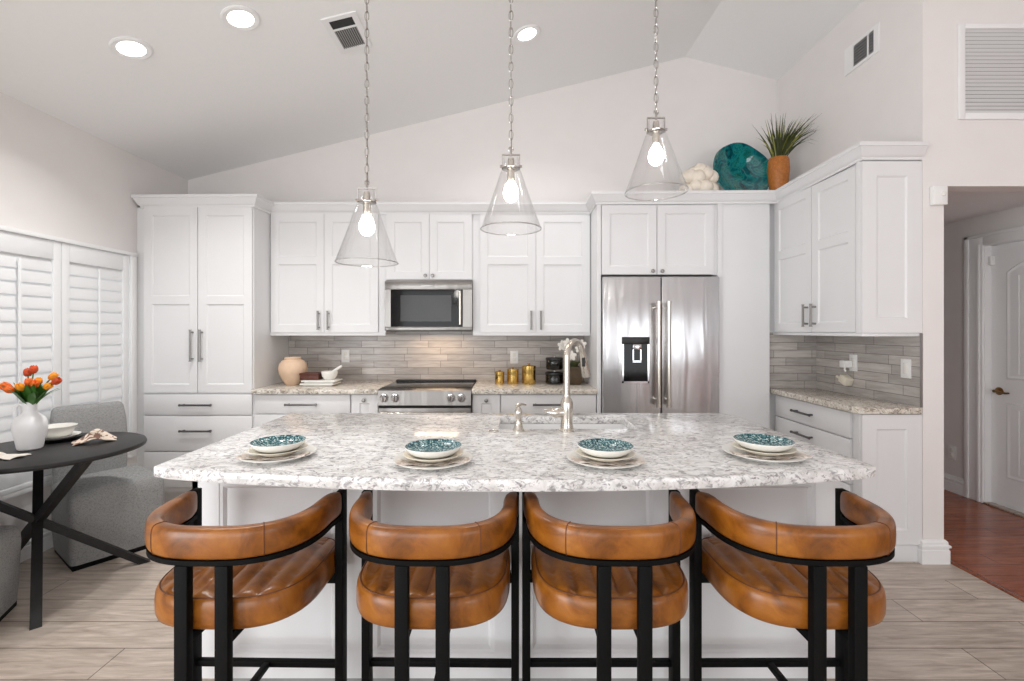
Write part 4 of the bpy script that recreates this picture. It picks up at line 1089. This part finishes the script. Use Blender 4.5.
# tulips: each its own thing
def tulip(i, tx, ty, tzz, m, label):
    p0 = Vector((vx+tx*.12, vy+ty*.12, tz+.19)); neck = Vector((vx+tx*.18, vy+ty*.18, tz+.25)); c = Vector((vx+tx, vy+ty, tz+tzz))
    t = thing('tulip', label, 'flower', p0, 'orange tulips in the white jug')
    mid = neck.lerp(c, .55)+Vector((0, 0, .012))
    MB().tube([p0, neck, mid, c], .0032, 7).build('stem', 'stem', t)
    d = (c-mid).normalized(); q = Vector((0, 0, 1)).rotation_difference(d).to_matrix().to_4x4()
    T = Matrix.Translation(c) @ q @ Matrix.Rotation(i*.7, 4, 'Z')
    mb = MB(); z_ = .8
    for k in range(6):
        a = k*PI/3; off = (.0085 if k % 2 else .0115)*z_
        T2 = T @ Matrix.Rotation(a, 4, 'Z') @ Matrix.Translation((off, 0, 0)) @ Matrix.Rotation(math.radians(3), 4, 'Y') @ Matrix.Scale(z_, 4)
        mb.lathe([(0, -.002), (.5*.022, .002), (.022*.95, .016), (.0215, .028), (.015, .042), (.006, .050), (0, .053)], seg=14, cap0=False, cap1=False, T=T2, sx=.42, sy=.82)
    mb.build('bloom', m, t)
    rad = Vector((tx, ty, 0)); rad = rad.normalized() if rad.length > 1e-4 else Vector((1, 0, 0))
    for g in (-1, 0, 1):
        ang = math.atan2(rad.y, rad.x)+g*.75+.2*math.sin(i*1.7); dr = Vector((math.cos(ang), math.sin(ang), 0)); side = Vector((-dr.y, dr.x, 0))
        side = (side+Vector((.5, -.5, 0))*(1 if side.x >= 0 else -1)).normalized()
        rows = []; base_ = Vector((vx, vy, tz+.22))+dr*.012; tip = Vector((vx, vy, tz+.325+.025*math.sin(i*2.1+g)))+dr*(.085+.03*math.sin(i+g))
        for j in range(8):
            s = j/7; p = base_.lerp(tip, s)+Vector((0, 0, .014*math.sin(PI*s))); w = .017*math.sin(PI*min(1, .15+.85*s))+.0006
            th = Vector((0, 0, .001)); rows.append([p-side*w, p-th, p+side*w, p+th])
        MB().rings(rows).build('leaf', 'stem', t)
tl = [(-.10, -.02, .335, 'orange', 'orange tulip, leftmost low in the bouquet'), (-.065, -.04, .34, 'orange', 'orange tulip low at the left front of the bouquet'), (-.045, .03, .395, 'redorange', 'red-orange tulip, upper left of the bouquet'),
      (-.015, .03, .41, 'redorange', 'orange-red tulip standing highest in the bouquet'), (-.035, -.05, .325, 'orange', 'orange tulip second from the left in the front row'), (.012, -.05, .335, 'yellow', 'yellow-orange tulip at the centre front of the bouquet'),
      (.035, .0, .35, 'yellow', 'yellow tulip right of the bouquet centre'), (.055, -.03, .345, 'orange', 'orange tulip right of the centre front of the bouquet'), (.07, .04, .375, 'yellow', 'yellow tulip at the upper right of the bouquet'),
      (.085, .0, .335, 'yellow', 'yellow tulip low at the right of the bouquet'), (.132, .0, .36, 'redorange', 'red tulip leaning far right, apart from the bouquet'), (-.005, .0, .345, 'orange', 'orange tulip in the middle of the bouquet')]
for i, (a, b_, c_, m, l) in enumerate(tl): tulip(i, a*.92, b_, c_-.018, m, l)
# dishes behind the jug
qx, qy = -2.535, 2.650
tag(MB().lathe([(0, 0), (.08, 0), (.098, .006), (.115, .014), (.116, .017), (.093, .010), (0, .006)], (qx, qy, tz), 44, cap0=False, cap1=False).build('plate', 'blackplastic'), 'black plate on the round table, lowest of the dish stack behind the jug', 'plate')
tag(MB().lathe([(0, 0), (.065, 0), (.084, .006), (.098, .016), (.099, .019), (.08, .011), (0, .007)], (qx+.004, qy, tz+.0105), 44, cap0=False, cap1=False).build('plate', 'ceramic'), 'white plate between the black plate and white bowl on the round table', 'plate')
tag(MB().lathe([(0, 0), (.045, 0), (.060, .010), (.077, .040), (.086, .062), (.083, .063), (.072, .040), (.05, .014), (0, .009)], (qx, qy, tz+.0185), 44, cap0=False, cap1=False).build('bowl', 'ceramic'), 'plain white bowl on top of the dish stack behind the jug', 'bowl')
def cloth(cx_, cy_, w, d, ang, seed, h, fold=3.0):
    rng = random.Random(seed); mb = MB(); nu, nv = 26, 16; ph = [rng.uniform(0, 6) for _ in range(6)]
    rows = []
    for i in range(nu+1):
        u = -1+2*i/nu; row = []
        for j in range(nv+1):
            v = -1+2*j/nv
            env = max(0, 1-.75*u*u)*max(0, 1-.6*v*v)
            pinch = 1-.45*math.exp(-((u-.1)*2.2)**2)
            x = u*w/2*(1+.06*math.sin(5*v+ph[0])); y = v*d/2*pinch*(1+.08*math.sin(4*u+ph[1]))
            z = .0035+h*env*(.45+.55*abs(math.sin(fold*v+1.3*u+ph[2])))*(.7+.3*math.sin(3*u+ph[3]))
            z = max(z, .0035)
            ca, sa = math.cos(ang), math.sin(ang)
            row.append((cx_+x*ca-y*sa, cy_+x*sa+y*ca, tz+z))
        rows.append(row)
    mb.rings([r_+[(x, y, z-.003) for x, y, z in reversed(r_)] for r_ in rows]); return mb
tag(cloth(-2.285, 2.605, .18, .12, .75, 4, .075).build('napkin', 'printlinen', smooth=80), 'beige printed cloth napkin bunched on the right of the round table', 'napkin')
tag(cloth(-2.46, 2.29, .20, .10, -.1, 8, .028, 2.2).build('napkin', 'linen', smooth=80), 'plain off-white cloth napkin in front of the jug on the round table', 'napkin')
